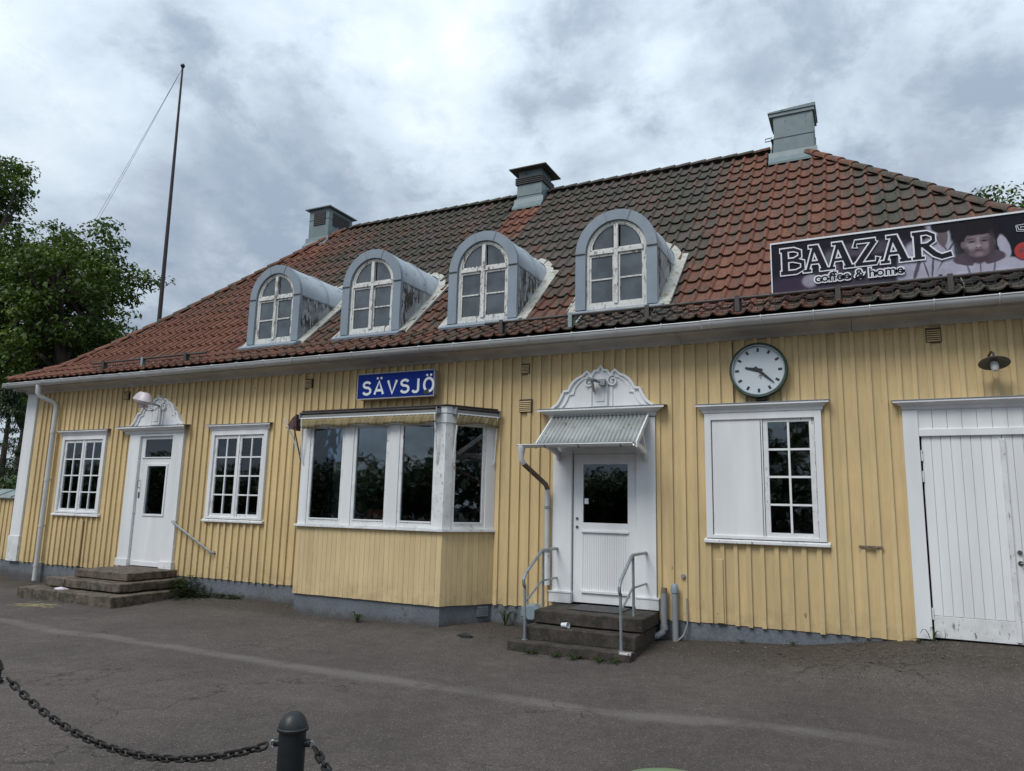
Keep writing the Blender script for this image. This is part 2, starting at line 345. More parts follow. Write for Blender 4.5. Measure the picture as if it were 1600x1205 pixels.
# ------------------------------------------------------------------ mesh helpers
class MB:
    def __init__(s): s.v = []; s.f = []; s.M = None
    def add(s, vs, fs):
        o = len(s.v)
        if s.M is not None: vs = [tuple(s.M @ Vector(v)) for v in vs]
        s.v += [tuple(v) for v in vs]; s.f += [tuple(i+o for i in f) for f in fs]; return s
    def box(s, x0, x1, y0, y1, z0, z1):
        return s.add([(x0,y0,z0),(x1,y0,z0),(x1,y1,z0),(x0,y1,z0),(x0,y0,z1),(x1,y0,z1),(x1,y1,z1),(x0,y1,z1)],
              [(0,3,2,1),(4,5,6,7),(0,1,5,4),(1,2,6,5),(2,3,7,6),(3,0,4,7)])
    def prism_x(s, prof, x0, x1):            # profile in (y,z) swept along x
        n = len(prof)
        return s.add([(x0,)+p for p in prof]+[(x1,)+p for p in prof], [tuple(range(n))[::-1], tuple(range(n, 2*n))]+[(i, (i+1) % n, (i+1) % n+n, i+n) for i in range(n)])
    def prism_y(s, poly, y0, y1):            # polygon in (x,z) given depth along y
        n = len(poly)
        return s.add([(x, y0, z) for x, z in poly]+[(x, y1, z) for x, z in poly], [tuple(range(n)), tuple(range(n, 2*n))[::-1]]+[(i, i+n, (i+1) % n+n, (i+1) % n) for i in range(n)])
    def prism_z(s, poly, z0, z1):
        n = len(poly)
        return s.add([(x, y, z0) for x, y in poly]+[(x, y, z1) for x, y in poly], [tuple(range(n))[::-1], tuple(range(n, 2*n))]+[(i, (i+1) % n, (i+1) % n+n, i+n) for i in range(n)])
    def tube(s, pts, r, seg=10, cap=True):
        pts = [Vector(p) for p in pts]; rs = r if isinstance(r, (list, tuple)) else [r]*len(pts)
        rings = []; prev = None
        for i, p in enumerate(pts):
            d = (pts[min(i+1, len(pts)-1)]-pts[max(i-1, 0)]).normalized()
            a = (prev if prev is not None else (Vector((0, 0, 1)) if abs(d.z) < .9 else Vector((1, 0, 0))))
            u = (a-d*a.dot(d)); 
            if u.length < 1e-4: u = d.orthogonal()
            u.normalize(); w = d.cross(u); prev = u
            rings.append([tuple(p+(u*math.cos(2*PI*k/seg)+w*math.sin(2*PI*k/seg))*rs[i]) for k in range(seg)])
        vs = [q for R_ in rings for q in R_]; fs = []
        for i in range(len(pts)-1):
            for k in range(seg):
                a, b2 = i*seg+k, i*seg+(k+1) % seg
                fs.append((a, b2, b2+seg, a+seg))
        if cap: fs += [tuple(range(seg))[::-1], tuple(range((len(pts)-1)*seg, len(pts)*seg))]
        return s.add(vs, fs)
    def lathe(s, prof, c=(0, 0, 0), seg=20, axis='z'):   # profile (r,h)
        vs = []; fs = []; n = len(prof)
        for k in range(seg):
            a = 2*PI*k/seg
            for r, h in prof:
                if axis == 'z': vs.append((c[0]+r*math.cos(a), c[1]+r*math.sin(a), c[2]+h))
                else: vs.append((c[0]+r*math.cos(a), c[1]-h, c[2]+r*math.sin(a)))     # -y axis
        for k in range(seg):
            for i in range(n-1):
                a, b2 = k*n+i, ((k+1) % seg)*n+i
                fs.append((a, b2, b2+1, a+1))
        return s.add(vs, fs)
    def ribbon(s, path, w, y0, y1, closed=False):       # (x,z) path given width and depth
        n = len(path); L, R_ = [], []
        for i, (x, z) in enumerate(path):
            if closed: a, b2 = path[i-1], path[(i+1) % n]
            else: a, b2 = path[max(i-1, 0)], path[min(i+1, n-1)]
            dx, dz = b2[0]-a[0], b2[1]-a[1]; l = math.hypot(dx, dz) or 1
            ww = w[i] if isinstance(w, (list, tuple)) else w
            L.append((x-dz/l*ww/2, z+dx/l*ww/2)); R_.append((x+dz/l*ww/2, z-dx/l*ww/2))
        vs = []
        for i in range(n):
            vs += [(L[i][0], y0, L[i][1]), (R_[i][0], y0, R_[i][1]), (R_[i][0], y1, R_[i][1]), (L[i][0], y1, L[i][1])]
        fs = []
        for i in range(n if closed else n-1):
            a, b2 = i*4, ((i+1) % n)*4
            for q in range(4): fs.append((a+q, a+(q+1) % 4, b2+(q+1) % 4, b2+q))
        if not closed: fs += [(0, 3, 2, 1), (n*4-4, n*4-3, n*4-2, n*4-1)]
        return s.add(vs, fs)
    def build(s, name, mat, parent=None, smooth=False, bev=0., loc=None, fix=True):
        me = bpy.data.meshes.new(name); me.from_pydata(s.v, [], s.f)
        if fix:
            bm = bmesh.new(); bm.from_mesh(me); bmesh.ops.recalc_face_normals(bm, faces=bm.faces); bm.to_mesh(me); bm.free()
        if smooth:
            me.shade_smooth()
            if smooth != 'full':
                try: me.set_sharp_from_angle(angle=math.radians(38))
                except Exception: pass
        me.materials.append(mat)
        ob = bpy.data.objects.new(name, me); COL.objects.link(ob)
        if parent is not None: attach(ob, parent)
        if bev:
            md = ob.modifiers.new('bevel', 'BEVEL'); md.width = bev; md.segments = 1; md.limit_method = 'ANGLE'; md.angle_limit = math.radians(40)
        return ob
def wloc(o):
    l = Vector(o.location)
    while o.parent: o = o.parent; l += Vector(o.location)
    return l
def attach(ob, parent): ob.parent = parent; ob.location = Vector(ob.location)-wloc(parent)
def thing(name, label, cat, loc=(0, 0, 0), group=None):
    o = bpy.data.objects.new(name, None); COL.objects.link(o); o.location = loc; o.empty_display_size = .2
    o['label'] = label; o['category'] = cat
    if group: o['group'] = group
    return o
def tag(o, label, cat, group=None):
    o['label'] = label; o['category'] = cat
    if group: o['group'] = group
    return o
def lab(o, l): o['label'] = l; return o
def structure(o): o['kind'] = 'structure'; return o
def copy_child(src, parent, loc=(0, 0, 0), rot=None, scale=None):
    c = src.copy(); COL.objects.link(c); c.parent = parent; c.location = Vector(loc)-(wloc(parent) if parent else Vector())
    if rot is not None: c.rotation_euler = rot
    if scale is not None: c.scale = scale
    return c
def arc(cx, cz, r, a0, a1, n): return [(cx+r*math.cos(math.radians(a0+(a1-a0)*i/n)), cz+r*math.sin(math.radians(a0+(a1-a0)*i/n))) for i in range(n+1)]

# ------------------------------------------------------------------ ground
GX = [-400, -60, -30, -17.3, -14, -8.4, -5.2, -3.4, -2.5, -1.6, -.8, 0, .6, 1.4, 4, 30, 400]
GZ = [-.6, -.6, -.45, -.25, -.2, -.14, -.11, -.16, -.12, -.05, .0, .12, .19, .20, .2, .2, .2]
def gz(x, y):
    h0 = np.interp(x, GX, GZ); hf = np.interp(x, [-400, -30, -14, -3, 0, 4, 400], [-.5, -.45, -.24, -.24, -.14, 0, 0])
    t = np.clip(-y/1.9, 0, 1); t = t*t*(3-2*t); 
    return h0*(1-t)+hf*t
xs = np.unique(np.concatenate([np.linspace(-24, 8, 129), np.array([-400, -250, -150, -90, -60, -45, -35, -30, -27, 10, 14, 20, 30, 60, 120, 250, 400])]))
ys = np.unique(np.concatenate([np.linspace(-12, 1, 66), np.array([-300, -200, -120, -80, -50, -35, -25, -18, -15, 3, 6, 10, 20, 40, 80, 160, 300, 400])]))
gm = MB(); nx, ny = len(xs), len(ys)
vs = []
for yy in ys:
    for xx in xs:
        near = 1 if (-24 < xx < 8 and -12 < yy < 1) else 0
        vs.append((float(xx), float(yy), float(gz(xx, yy))+near*(.008*math.sin(xx*1.7+yy)+.006*math.sin(yy*2.3-xx*.6))))
gm.add(vs, [(j*nx+i, j*nx+i+1, (j+1)*nx+i+1, (j+1)*nx+i) for j in range(ny-1) for i in range(nx-1)])
structure(gm.build('ground', ASPH, smooth='full'))

# ------------------------------------------------------------------ station building
ST = thing('station_building', 'long yellow board-clad wooden station with red tiled hipped roof and four arched dormers', 'building', (-6.9, 0, 0))
XL, XR = -17.42, 3.65; ZB, ZT = .153, 3.905; YBACK = 9.4; YR = 4.7
PROF = [(-.42, 4.14), (.3, 4.54), (1.0, 5.16), (1.9, 6.02), (3.6, 7.74), (4.7, 8.85)]
def pz(y): return float(np.interp(y, [a for a, _ in PROF], [b2 for _, b2 in PROF]))
# plinth
fb = MB().box(XL+.01, XR-.01, .012, YBACK-.02, -.9, ZB+.01)
fb.build('plinth', BASE, ST)
# openings: x0,x1,z0,z1
OPEN = [(-15.9, -14.52, 1.24, 2.93), (-13.68, -12.14, .1, 2.98), (-11.34, -9.94, 1.26, 2.93), (-8.86, -5.22, .1, 3.0),
        (-4.17, -2.69, .1, 2.98), (-1.93, -.55, 1.22, 2.93), (.43, 2.36, .1, 2.9)]
unit = MB().box(0, 1, 0, 1, 0, 1)
board0 = unit.build('board', YEL, ST, bev=0); 
bat_m = MB(); bat_m.add([(0, 0, 0), (0, 1, 0), (1, 1, 0), (1, 0, 0), (.92, -0.0, 0), (0, 0, 1), (0, 1, 1), (1, 1, 1), (1, 0, 1)], [(0, 3, 2, 1), (5, 6, 7, 8), (0, 5, 8, 3), (3, 8, 7, 2), (2, 7, 6, 1), (1, 6, 5, 0)])
bat0 = MB().box(0, 1, 0, 1, 0, 1).build('batten', YEL, ST)
used = {'board': False, 'batten': False}
def put(src, key, x0, x1, y0, y1, z0, z1):
    if not used[key]: ob = src; used[key] = True
    else: ob = src.copy(); COL.objects.link(ob)
    ob.parent = ST; ob.location = Vector((x0, y0, z0))-Vector(ST.location); ob.scale = (x1-x0, y1-y0, z1-z0)
pitch = .1675
k0 = int((XL+.33-.897)/pitch); k1 = int((XR-.3-.897)/pitch)
cols = [.897+pitch*k for k in range(k0, k1+1)]
NB = 0
def segs(xa, xb, margin):
    iv = [(ZB, ZT)]
    for ox0, ox1, oz0, oz1 in OPEN:
        if xb > ox0+margin and xa < ox1-margin:
            new = []
            for a, b2 in iv:
                if oz0 > a: new.append((a, min(oz0, b2)))
                if oz1 < b2: new.append((max(oz1, a), b2))
            iv = [(a, b2) for a, b2 in new if b2-a > .05]
    return iv
edges = [XL+.36]+[c_ for c_ in cols if c_ > XL+.42]+[XR-.02]
for i in range(len(edges)-1):
    xa, xb = edges[i], edges[i+1]
    # split board at opening edges
    cuts = sorted([xa, xb]+[q for o_ in OPEN for q in o_[:2] if xa < q < xb])
    for a, b2 in zip(cuts[:-1], cuts[1:]):
        for z0, z1 in segs(a, b2, .001):
            dz = random.uniform(-.006, .006) if z0 == ZB else 0
            put(board0, 'board', a, b2, 0, .022, z0+dz, z1)
for c_ in edges[1:-1]:
    w = .054+random.uniform(-.004, .006); j = random.uniform(-.006, .006)
    for z0, z1 in segs(c_-w/2, c_+w/2, .02):
        dz = random.uniform(-.014, .01) if z0 == ZB else 0
        put(bat0, 'batten', c_+j-w/2, c_+j+w/2, -.030-random.uniform(0, .003), 0.001, z0+dz, z1)
# corner board, side and back walls
MB().box(XL-.02, XL+.345, -.045, .02, ZB+.001, ZT).build('corner_board', WHITE, ST, bev=.004)
MB().box(XL-.04, XL+.355, -.06, .02, ZB+.0, ZB+.55).build('corner_board', WHITEW, ST, bev=.004)
sw = MB()
for k in range(int((YBACK-.1)/pitch)):
    sw.box(XL-.012, XL+.012, .05+k*pitch, .05+(k+1)*pitch-.003, ZB, ZT); sw.box(XR-.012, XR+.012, .05+k*pitch, .05+(k+1)*pitch-.003, ZB, ZT)
for k in range(1, int((YBACK-.1)/pitch)): sw.box(XL-.036, XL-.012, .05+k*pitch-.024, .05+k*pitch+.024, ZB, ZT); sw.box(XR+.012, XR+.036, .05+k*pitch-.024, .05+k*pitch+.024, ZB, ZT)
o_ = sw.build('side_wall_cladding', YEL, ST); o_['kind'] = 'stuff'
MB().box(XL, XR, YBACK-.02, YBACK, ZB, ZT).build('rear_wall', YEL, ST)
# dark rooms behind the glass
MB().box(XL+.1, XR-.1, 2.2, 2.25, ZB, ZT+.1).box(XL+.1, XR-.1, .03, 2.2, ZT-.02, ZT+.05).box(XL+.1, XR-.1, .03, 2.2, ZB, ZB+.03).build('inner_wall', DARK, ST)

# eaves cornice in lengths with joints
cp = [(.03, 3.90), (-.028, 3.903), (-.05, 3.925), (-.06, 3.945), (-.12, 3.975), (-.24, 3.99), (-.34, 3.992), (-.352, 4.03), (-.352, 4.10), (.03, 4.14)]
jx = [XL-.10, -15.2, -13.2, -10.6, -8.0, -5.9, -3.75, -2.28, -.1, 1.9, XR+.4]
for a, b2 in zip(jx[:-1], jx[1:]): MB().prism_x(cp, a+.002, b2-.003).build('cornice_board', CORN, ST)
MB().box(XL-.10, XL-.001, -.352, YBACK+.35, 3.905+.05, 4.05).box(XR+.001, XR+.4, -.352, YBACK+.35, 3.95, 4.05).box(XL, XR, YBACK+.002, YBACK+.35, 3.95, 4.05).build('soffit', CORN, ST)
# gutter
def half_gutter(x0, x1, yc, zc_, r, th=.006, seg=10):
    mb = MB(); prof = [(yc-r*math.cos(PI*i/seg), zc_-r*math.sin(PI*i/seg)) for i in range(seg+1)]
    inn = [(yc-(r-th)*math.cos(PI*i/seg), zc_-(r-th)*math.sin(PI*i/seg)) for i in range(seg+1)][::-1]
    pr = prof+inn; n = len(pr); 
    vs = [(x0,)+p for p in pr]+[(x1,)+p for p in pr]
    fs = [(i, (i+1) % n, (i+1) % n+n, i+n) for i in range(n)]
    for i in range(seg): 
        fs.append((i, i+1, n-2-i, n-1-i)); fs.append((n+i, n+n-1-i, n+n-2-i, n+i+1))
    mb.add(vs, fs); mb.tube([(x0, yc-r, zc_), (x1, yc-r, zc_)], .009, 8)
    return mb
gxs = [-17.62, -13.9, -9.9, -5.9, -1.9, XR+.45]
for i, (a, b2) in enumerate(zip(gxs[:-1], gxs[1:])):
    half_gutter(a, b2-.004, -.445, 4.085-.004*(i % 2), .085).build('gutter', GUTT, ST, smooth=True)
MB().prism_y([(-17.628, 4.0), (-17.621, 4.0), (-17.621, 4.085), (-17.628, 4.085)], -.53, -.36).build('gutter_end', GUTT, ST)
MB().prism_x([(-.352, 4.10), (-.36, 4.10), (-.385, 4.135), (-.30, 4.17), (-.28, 4.16)], XL-.1, XR+.4).build('drip_flashing', GALV, ST)
cb = None
x = -17.45
while x < XR+.3:
    if cb is None:
        mb = MB(); mb.M = Matrix.Translation((x, 0, 0))
        pts = [(-.34, 4.10)]+[(-.445+.091*math.cos(PI*i/10), 4.083-.091*math.sin(PI*i/10)) for i in range(11)]+[(-.53, 4.10)]
        for p, q in zip(pts[:-1], pts[1:]): mb.tube([(0,)+p, (0,)+q], .008, 5)
        mb.tube([(0, -.53, 4.1), (0, -.34, 4.12)], .006, 5)
        cb = mb.build('gutter_bracket', GUTT, ST); bx0 = x
    else:
        c_ = cb.copy(); COL.objects.link(c_); c_.location = Vector(cb.location)+Vector((x-bx0, 0, 0))
    x += .655+random.uniform(-.03, .03)
# downpipe at the left corner
dp = MB().tube([(-16.40, -.44, 4.02), (-16.40, -.44, 3.84), (-16.385, -.41, 3.77), (-16.26, -.17, 3.66), (-16.23, -.12, 3.60), (-16.225, -.11, 3.5), (-16.22, -.11, 0.2), (-16.22, -.11, -.2)], [.06, .055, .05, .05, .05, .05, .05, .05], 14)
dpo = dp.build('downpipe', GUTT, ST, smooth=True)
for z_ in (3.0, 1.95, .95, .12): MB().lathe([(.05, -.03), (.058, -.03), (.058, .03), (.05, .03)], (-16.222, -.11, z_), 14).box(-16.25, -16.19, -.11, 0, z_-.012, z_+.012).build('pipe_collar', GUTT, dpo, smooth=True)

# ---------------- roof
RF = MB()
xe0, xe1 = -17.53, 4.07
def ringpts(y): d = y+.42; return [(xe0+d, y), (xe1-d, y), (xe1-d, 2*YR-y), (xe0+d, 2*YR-y)]
vs = []; fs = []
for (y, z) in PROF: vs += [(a, b2, z-.035) for a, b2 in ringpts(y)]
for i in range(len(PROF)-1):
    for q in range(4): fs.append((i*4+q, i*4+(q+1) % 4, i*4+4+(q+1) % 4, i*4+4+q))
fs.append((0, 3, 2, 1))
RF.add(vs, fs)
roof = RF.build('roof', WOOD, ST)
# tile courses on the slope: arc length param
AL = [0]
for (a, b2) in zip(PROF[:-1], PROF[1:]): AL.append(AL[-1]+math.hypot(b2[0]-a[0], b2[1]-a[1]))
NC = 17; CL = AL[-1]/NC
def onslope(s_):
    y = float(np.interp(s_, AL, [p[0] for p in PROF])); z = float(np.interp(s_, AL, [p[1] for p in PROF])); return y, z
TW = .2185
def tile_mesh(jit=0.):
    # one pantile, local x across, local y up the slope, local z off the slope; lower lip at y=0
    L = CL+.075; us = [0, .014, .035, .075, .115, .150, .176, .192, .206, .219, .231, .246]
    hs = [.022, .010, .001, -.006, -.007, -.001, .014, .034, .044, .044, .032, .016]
    n = len(us); vs = []
    for y, lift in ((-.02, .050), (L*.5, .026), (L, .002)):
        for u, h in zip(us, hs): vs.append((u-.125, y, h+lift))
    for u, h in zip(us, hs): vs.append((u-.125, -.02, h+.050-.018))
    for u, h in zip(us, hs): vs.append((u-.125, .10, h+.050-.028))
    fs = [(r*n+i, r*n+i+1, (r+1)*n+i+1, (r+1)*n+i) for r in range(2) for i in range(n-1)]
    fs += [(i+1, i, 3*n+i, 3*n+i+1) for i in range(n-1)] + [(3*n+i+1, 3*n+i, 4*n+i, 4*n+i+1) for i in range(n-1)]
    return vs, fs
tv, tf = tile_mesh(); tv = np.array(tv)
def slope_frame(s_):
    y0, z0 = onslope(s_); y1, z1 = onslope(min(s_+CL, AL[-1])); 
    if s_+CL > AL[-1]: y0b, z0b = onslope(s_-CL); y1, z1 = y0+(y0-y0b), z0+(z0-z0b)
    d = Vector((0, y1-y0, z1-z0)).normalized(); nrm = Vector((1, 0, 0)).cross(d); return Vector((0, y0, z0)), d, nrm
DORM = [-10.33, -7.99, -5.68, -3.345]; DW = .655; DY = .30; DZ0, DZS = 4.64, 5.56
def in_dormer(x, y, z):
    for c_ in DORM:
        dx = abs(x-c_)
        if y > DY-.02 and dx < DW+.02:
            top = DZS+math.sqrt(max(0, (DW)**2-dx*dx))
            if z < top-.05: return True
    return False
CH = [(-13.36, -12.68, 4.32, 5.30), (-7.08, -6.44, 4.36, 4.98), (-1.42, -.62, 4.36, 5.0)]
camp = Vector((0, -10, 1.6))
spots = []; hipcut = []
nxc = int((xe1-xe0)/TW)+8
for r_ in range(NC):
    s_ = r_*CL; P0, d, nrm = slope_frame(s_); Pm = P0+d*(CL*.5)
    off = 0
    for i in range(nxc):
        x = -2.274-TW*75+TW*i
        if x < xe0-.2 or x > xe1+.2: continue
        hd = Pm.y+.42
        if x-.11 < xe0+hd-CL*.75 or x+.11 > xe1-hd+CL*.75: continue
        if in_dormer(x, Pm.y, Pm.z+.05): continue
        if any(a-.02 < x < b2+.02 and Pm.y > c_-.1 and Pm.y < e_ for a, b2, c_, e_ in CH): continue
        cut = (x-.13 < xe0+P0.y+.42+CL*.9) or (x+.13 > xe1-P0.y-.42-CL*.9)
        spots.append((x, r_, cut, (Vector((x, Pm.y, Pm.z))-camp).length))
good = [q for q in spots if not q[2] and abs((Vector((q[0], 0, 5))-camp).dot(cR)/((Vector((q[0], 0, 5))-camp).dot(cF))) < .74]
good.sort(key=lambda q: q[3]); single = set((q[0], q[1]) for q in good[:285])
tmes = []
for vv in range(3):
    me = bpy.data.meshes.new('roof_tile'); me.from_pydata([tuple(v) for v in tv], [], tf); me.shade_smooth(); me.set_sharp_from_angle(angle=math.radians(50)); me.materials.append(TILE); tmes.append(me)
def mat_from(P0, d, nrm, xx):
    return Matrix(((1, d.x, nrm.x, P0.x+xx), (0, d.y, nrm.y, P0.y), (0, d.z, nrm.z, P0.z), (0, 0, 0, 1)))
def cut_poly(vs, fs, planes):
    bm = bmesh.new(); bv = [bm.verts.new(v) for v in vs]
    for f_ in fs: bm.faces.new([bv[i] for i in f_])
    for co, no in planes:
        bmesh.ops.bisect_plane(bm, geom=bm.verts[:]+bm.edges[:]+bm.faces[:], plane_co=co, plane_no=no, clear_outer=True)
    bm.verts.index_update(); out = [tuple(v.co) for v in bm.verts], [tuple(v.index for v in f_.verts) for f_ in bm.faces]; bm.free(); return out
SV, SF, SR = [], [], []
def addst(vs, fs, r):
    o = len(SV); SV.extend(vs); SF.extend([tuple(i+o for i in f_) for f_ in fs]); SR.extend([r]*len(fs))
first = True
for x, r_, cut, dist in spots:
    P0, d, nrm = slope_frame(r_*CL)
    jm = Matrix.Rotation(random.uniform(-.010, .010), 4, 'Z') @ Matrix.Translation((random.uniform(-.003, .003), random.uniform(-.008, .008), random.uniform(0, .004)))
    M_ = mat_from(P0, d, nrm, x) @ jm
    if (x, r_) in single:
        ob = bpy.data.objects.new('roof_tile', random.choice(tmes)); COL.objects.link(ob); ob.parent = roof
        ob.matrix_local = Matrix.Translation(-wloc(roof)) @ M_
    else:
        vs = [tuple(M_ @ Vector(v)) for v in tv]; fs = tf
        if cut:
            vs, fs = cut_poly(vs, fs, [((xe0, -.42, 0), (-1, 1, 0)), ((xe1, -.42, 0), (1, 1, 0))])
            if not fs: continue
        addst(vs, fs, random.random())
# the end hips and the rear slope, coarser pantiles
def other_slope(kind):
    for r_ in range(NC):
        P0, d, nrm = slope_frame(r_*CL); hd = P0.y+.42
        n = int(((2*YR+.84 if kind != 'rear' else xe1-xe0)-2*hd)/TW)+2
        for i in range(n):
            a = hd+TW*(i-.3)
            M_ = mat_from(P0, d, nrm, 0)
            loc = [M_ @ Vector(v) for v in tv]
            if kind == 'left': vs = [(xe0+(v.y+.42), -.42+2*YR+.84-(a+v.x), v.z) for v in loc]; pl = [((xe0, -.42, 0), (1, -1, 0)), ((xe0, 2*YR+.42, 0), (1, 1, 0))]
            elif kind == 'right': vs = [(xe1-(v.y+.42), -.42+(a+v.x), v.z) for v in loc]; pl = [((xe1, -.42, 0), (-1, -1, 0)), ((xe1, 2*YR+.42, 0), (-1, 1, 0))]
            else: vs = [(xe1-(a+v.x), 2*YR-v.y, v.z) for v in loc]; pl = [((xe0, 2*YR+.42, 0), (-1, -1, 0)), ((xe1, 2*YR+.42, 0), (1, -1, 0))]
            if i < 4 or i > n-6 or True:
                vs, fs = cut_poly(vs, tf, pl) if (i < 5 or i > n-7) else (vs, tf)
            if fs: addst([tuple(v) for v in vs], fs, random.random())
for k_ in ('left', 'right', 'rear'): other_slope(k_)
me = bpy.data.meshes.new('roof_tile_field'); me.from_pydata(SV, [], SF); me.shade_smooth(); me.set_sharp_from_angle(angle=math.radians(50))
at = me.attributes.new('rnd', 'FLOAT', 'FACE'); at.data.foreach_set('value', SR); me.materials.append(TILE)
tfo = bpy.data.objects.new('roof_tile_field', me); COL.objects.link(tfo); attach(tfo, roof); tfo['kind'] = 'stuff'
# ridge and hip tiles
def ridge_row(A, B, name, n):
    A, B = Vector(A), Vector(B); d = (B-A).normalized(); u = Vector((0, 0, 1)); sd_ = d.cross(u).normalized(); up = sd_.cross(d)
    L_ = (B-A).length/n; base = None
    mb = MB(); seg = 8; rings = []
    vs = []
    for t_, r_, dz in ((-.03, .115, .012), (L_*.5, .11, .004), (L_+.02, .10, -.006)):
        for k in range(seg+1):
            a = PI*k/seg; vs.append((t_, r_*math.cos(a), r_*math.sin(a)*.8-.02+dz))
    for k in range(seg+1):
        a = PI*k/seg; vs.append((-.03, .097*math.cos(a), .097*math.sin(a)*.8-.02))
    m_ = seg+1
    fs = [(r*m_+k, r*m_+k+1, (r+1)*m_+k+1, (r+1)*m_+k) for r in range(2) for k in range(seg)]+[(k, 3*m_+k, 3*m_+k+1, k+1) for k in range(seg)]
    mb.add(vs, fs)
    R3 = Matrix((d, -sd_, up)).transposed().to_4x4()
    for i in range(n):
        p = A+d*L_*i
        if base is None: ob = mb.build(name, TILE, roof, smooth=True, fix=True); base = ob
        else: ob = base.copy(); COL.objects.link(ob)
        ob.matrix_local = Matrix.Translation(-wloc(roof)) @ Matrix.Translation(p) @ R3 @ Matrix.Rotation(random.uniform(-.02, .02), 4, 'Z')
    return base
xr0, xr1 = xe0+YR+.42, xe1-YR-.42
zr = PROF[-1][1]+.06
ridge_row((-1.5, YR, zr), (-6.38, YR, zr), 'ridge_tile', 15); ridge_row((-7.12, YR, zr), (xr0+.2, YR, zr), 'ridge_tile', 17)
for sgn, xe in ((1, xe0), (-1, xe1)):
    for (a, b2) in zip(PROF[:-1], PROF[1:]):
        n_ = max(1, round(math.dist((a[0]*1.414, a[1]), (b2[0]*1.414, b2[1]))/.36))
        ridge_row((xe+sgn*(a[0]+.42), a[0], a[1]+.055), (xe+sgn*(b2[0]+.42), b2[0], b2[1]+.055), 'hip_tile', n_)
        ridge_row((xe+sgn*(a[0]+.42), 2*YR-a[0], a[1]+.055), (xe+sgn*(b2[0]+.42), 2*YR-b2[0], b2[1]+.055), 'hip_tile', n_)

# ---------------- chimneys
def chimney(i, x0, x1, y0, y1, ztop, kind):
    zb = pz(y0)-.15
    mb = MB()
    if kind == 3: mb.prism_y([(x0, zb), (x1, zb), (x1+.0, 8.75), (x1-.005, ztop), (x0+.05, ztop), (x0+.06, 9.1), (x0+.03, 8.7)], y0, y1)
    else: mb.box(x0, x1, y0, y1, zb, ztop)
    c_ = mb.build('chimney', CHIM, ST, bev=.01)
    zf = pz(y0-.12)
    # stepped flashing foot
    fl = MB(); fl.prism_x([(y0-.012, pz(y0)-.1), (y0-.012, pz(y0)+.17), (y0-.03, pz(y0)+.17), (y0-.05, pz(y0)+.05), (y0-.16, pz(y0-.16)+.075), (y0-.16, pz(y0-.16)+.03)], x0-.05, x1+.05)
    for xa, xb in ((x0-.02, x0+.002), (x1-.002, x1+.02)): fl.prism_x([(y0-.02, pz(y0)+.02), (YR, zr-.02), (YR, zr+.12), (y0-.02, pz(y0)+.16)], xa, xb)
    fl.build('flashing', CHIM if kind == 3 else CHIM, c_)
    MB().box(x0-.004, x1+.004, y0-.006, y1+.006, zb+.62 if kind == 3 else ztop-.30, (zb+.635) if kind == 3 else ztop-.288).build('seam', BLACKM, c_)
    if kind == 2:
        MB().box(x0+.03, x1-.03, y0+.03, y1-.03, ztop, ztop+.36).build('upper_stack', CHIM, c_)
        for k in range(4): MB().prism_z([(x0-.035, y0-.035), (x1+.035, y0-.035), (x1+.035, y1+.035), (x0-.035, y1+.035)], ztop+.0+k*.045, ztop+.022+k*.045).build('louvre', BLACKM, c_)
        zc_ = ztop+.34; o = .15
    elif kind == 1:
        for fx0, fx1, fy0, fy1 in ((x0+.17, x1-.12, y0-.012, y0+.02), (x1-.02, x1+.012, y0+.17, y1-.12)):
            v_ = MB().box(fx0, fx1, fy0, fy1, ztop-.46, ztop-.09).build('vent', BLACKM, c_)
            for k in range(7):
                z_ = ztop-.45+k*.05; 
                MB().box(fx0+.005, fx1+(.008 if fx0 < x1-.1 else .012), fy0-.010, fy1-.003, z_, z_+.018).build('louvre', DARKM, c_)
        zc_ = ztop; o = .09
    else: zc_ = ztop; o = .03
    cap = MB()
    if kind == 3:
        cap.box(x0-.02, x1+.03, y0-.03, y1+.05, ztop-.07, ztop+.0); cap.add([(x0-.04, y0-.05, ztop+.001), (x1+.05, y0-.05, ztop+.001), (x1+.05, y1+.06, ztop+.001), (x0-.04, y1+.06, ztop+.001), (x0-.04, y0-.05, ztop+.03), (x1+.05, y0-.05, ztop+.07), (x1+.05, y1+.06, ztop+.07), (x0-.04, y1+.06, ztop+.03)], [(0, 3, 2, 1), (4, 5, 6, 7), (0, 1, 5, 4), (1, 2, 6, 5), (2, 3, 7, 6), (3, 0, 4, 7)])
    else:
        xm, ym = (x0+x1)/2, (y0+y1)/2; h = .10 if kind == 2 else .06
        cap.add([(x0-o, y0-o, zc_), (x1+o, y0-o, zc_), (x1+o, y1+o, zc_), (x0-o, y1+o, zc_), (x0-o, y0-o, zc_+.025), (x1+o, y0-o, zc_+.025), (x1+o, y1+o, zc_+.025), (x0-o, y1+o, zc_+.025), (xm, ym, zc_+.025+h)],
                [(0, 3, 2, 1), (0, 1, 5, 4), (1, 2, 6, 5), (2, 3, 7, 6), (3, 0, 4, 7), (4, 5, 8), (5, 6, 8), (6, 7, 8), (7, 4, 8)])
    cap.build('cap', CHIM if kind == 1 else DARKM if kind == 2 else CHIM, c_)
    if kind == 3: MB().tube([(x0+.03, y0-.01, 9.02), (x0-.10, y0-.03, 9.0), (x0-.11, y0+.03, 8.97), (x0+.03, y0+.06, 8.99)], .010, 6).build('hook', BLACKM, c_)
    return c_
lab(chimney(1, -13.36, -12.68, 4.32, 5.30, 9.44, 1), 'grey sheet-metal chimney with black louvred vents at the left end of the ridge')
lab(chimney(2, -7.08, -6.44, 4.36, 4.98, 9.05, 2), 'squat grey chimney with dark louvres and wide flat cap in mid ridge')
lab(chimney(3, -1.42, -.62, 4.36, 5.0, 9.52, 3), 'tall patched green-grey chimney at the right end of the ridge')

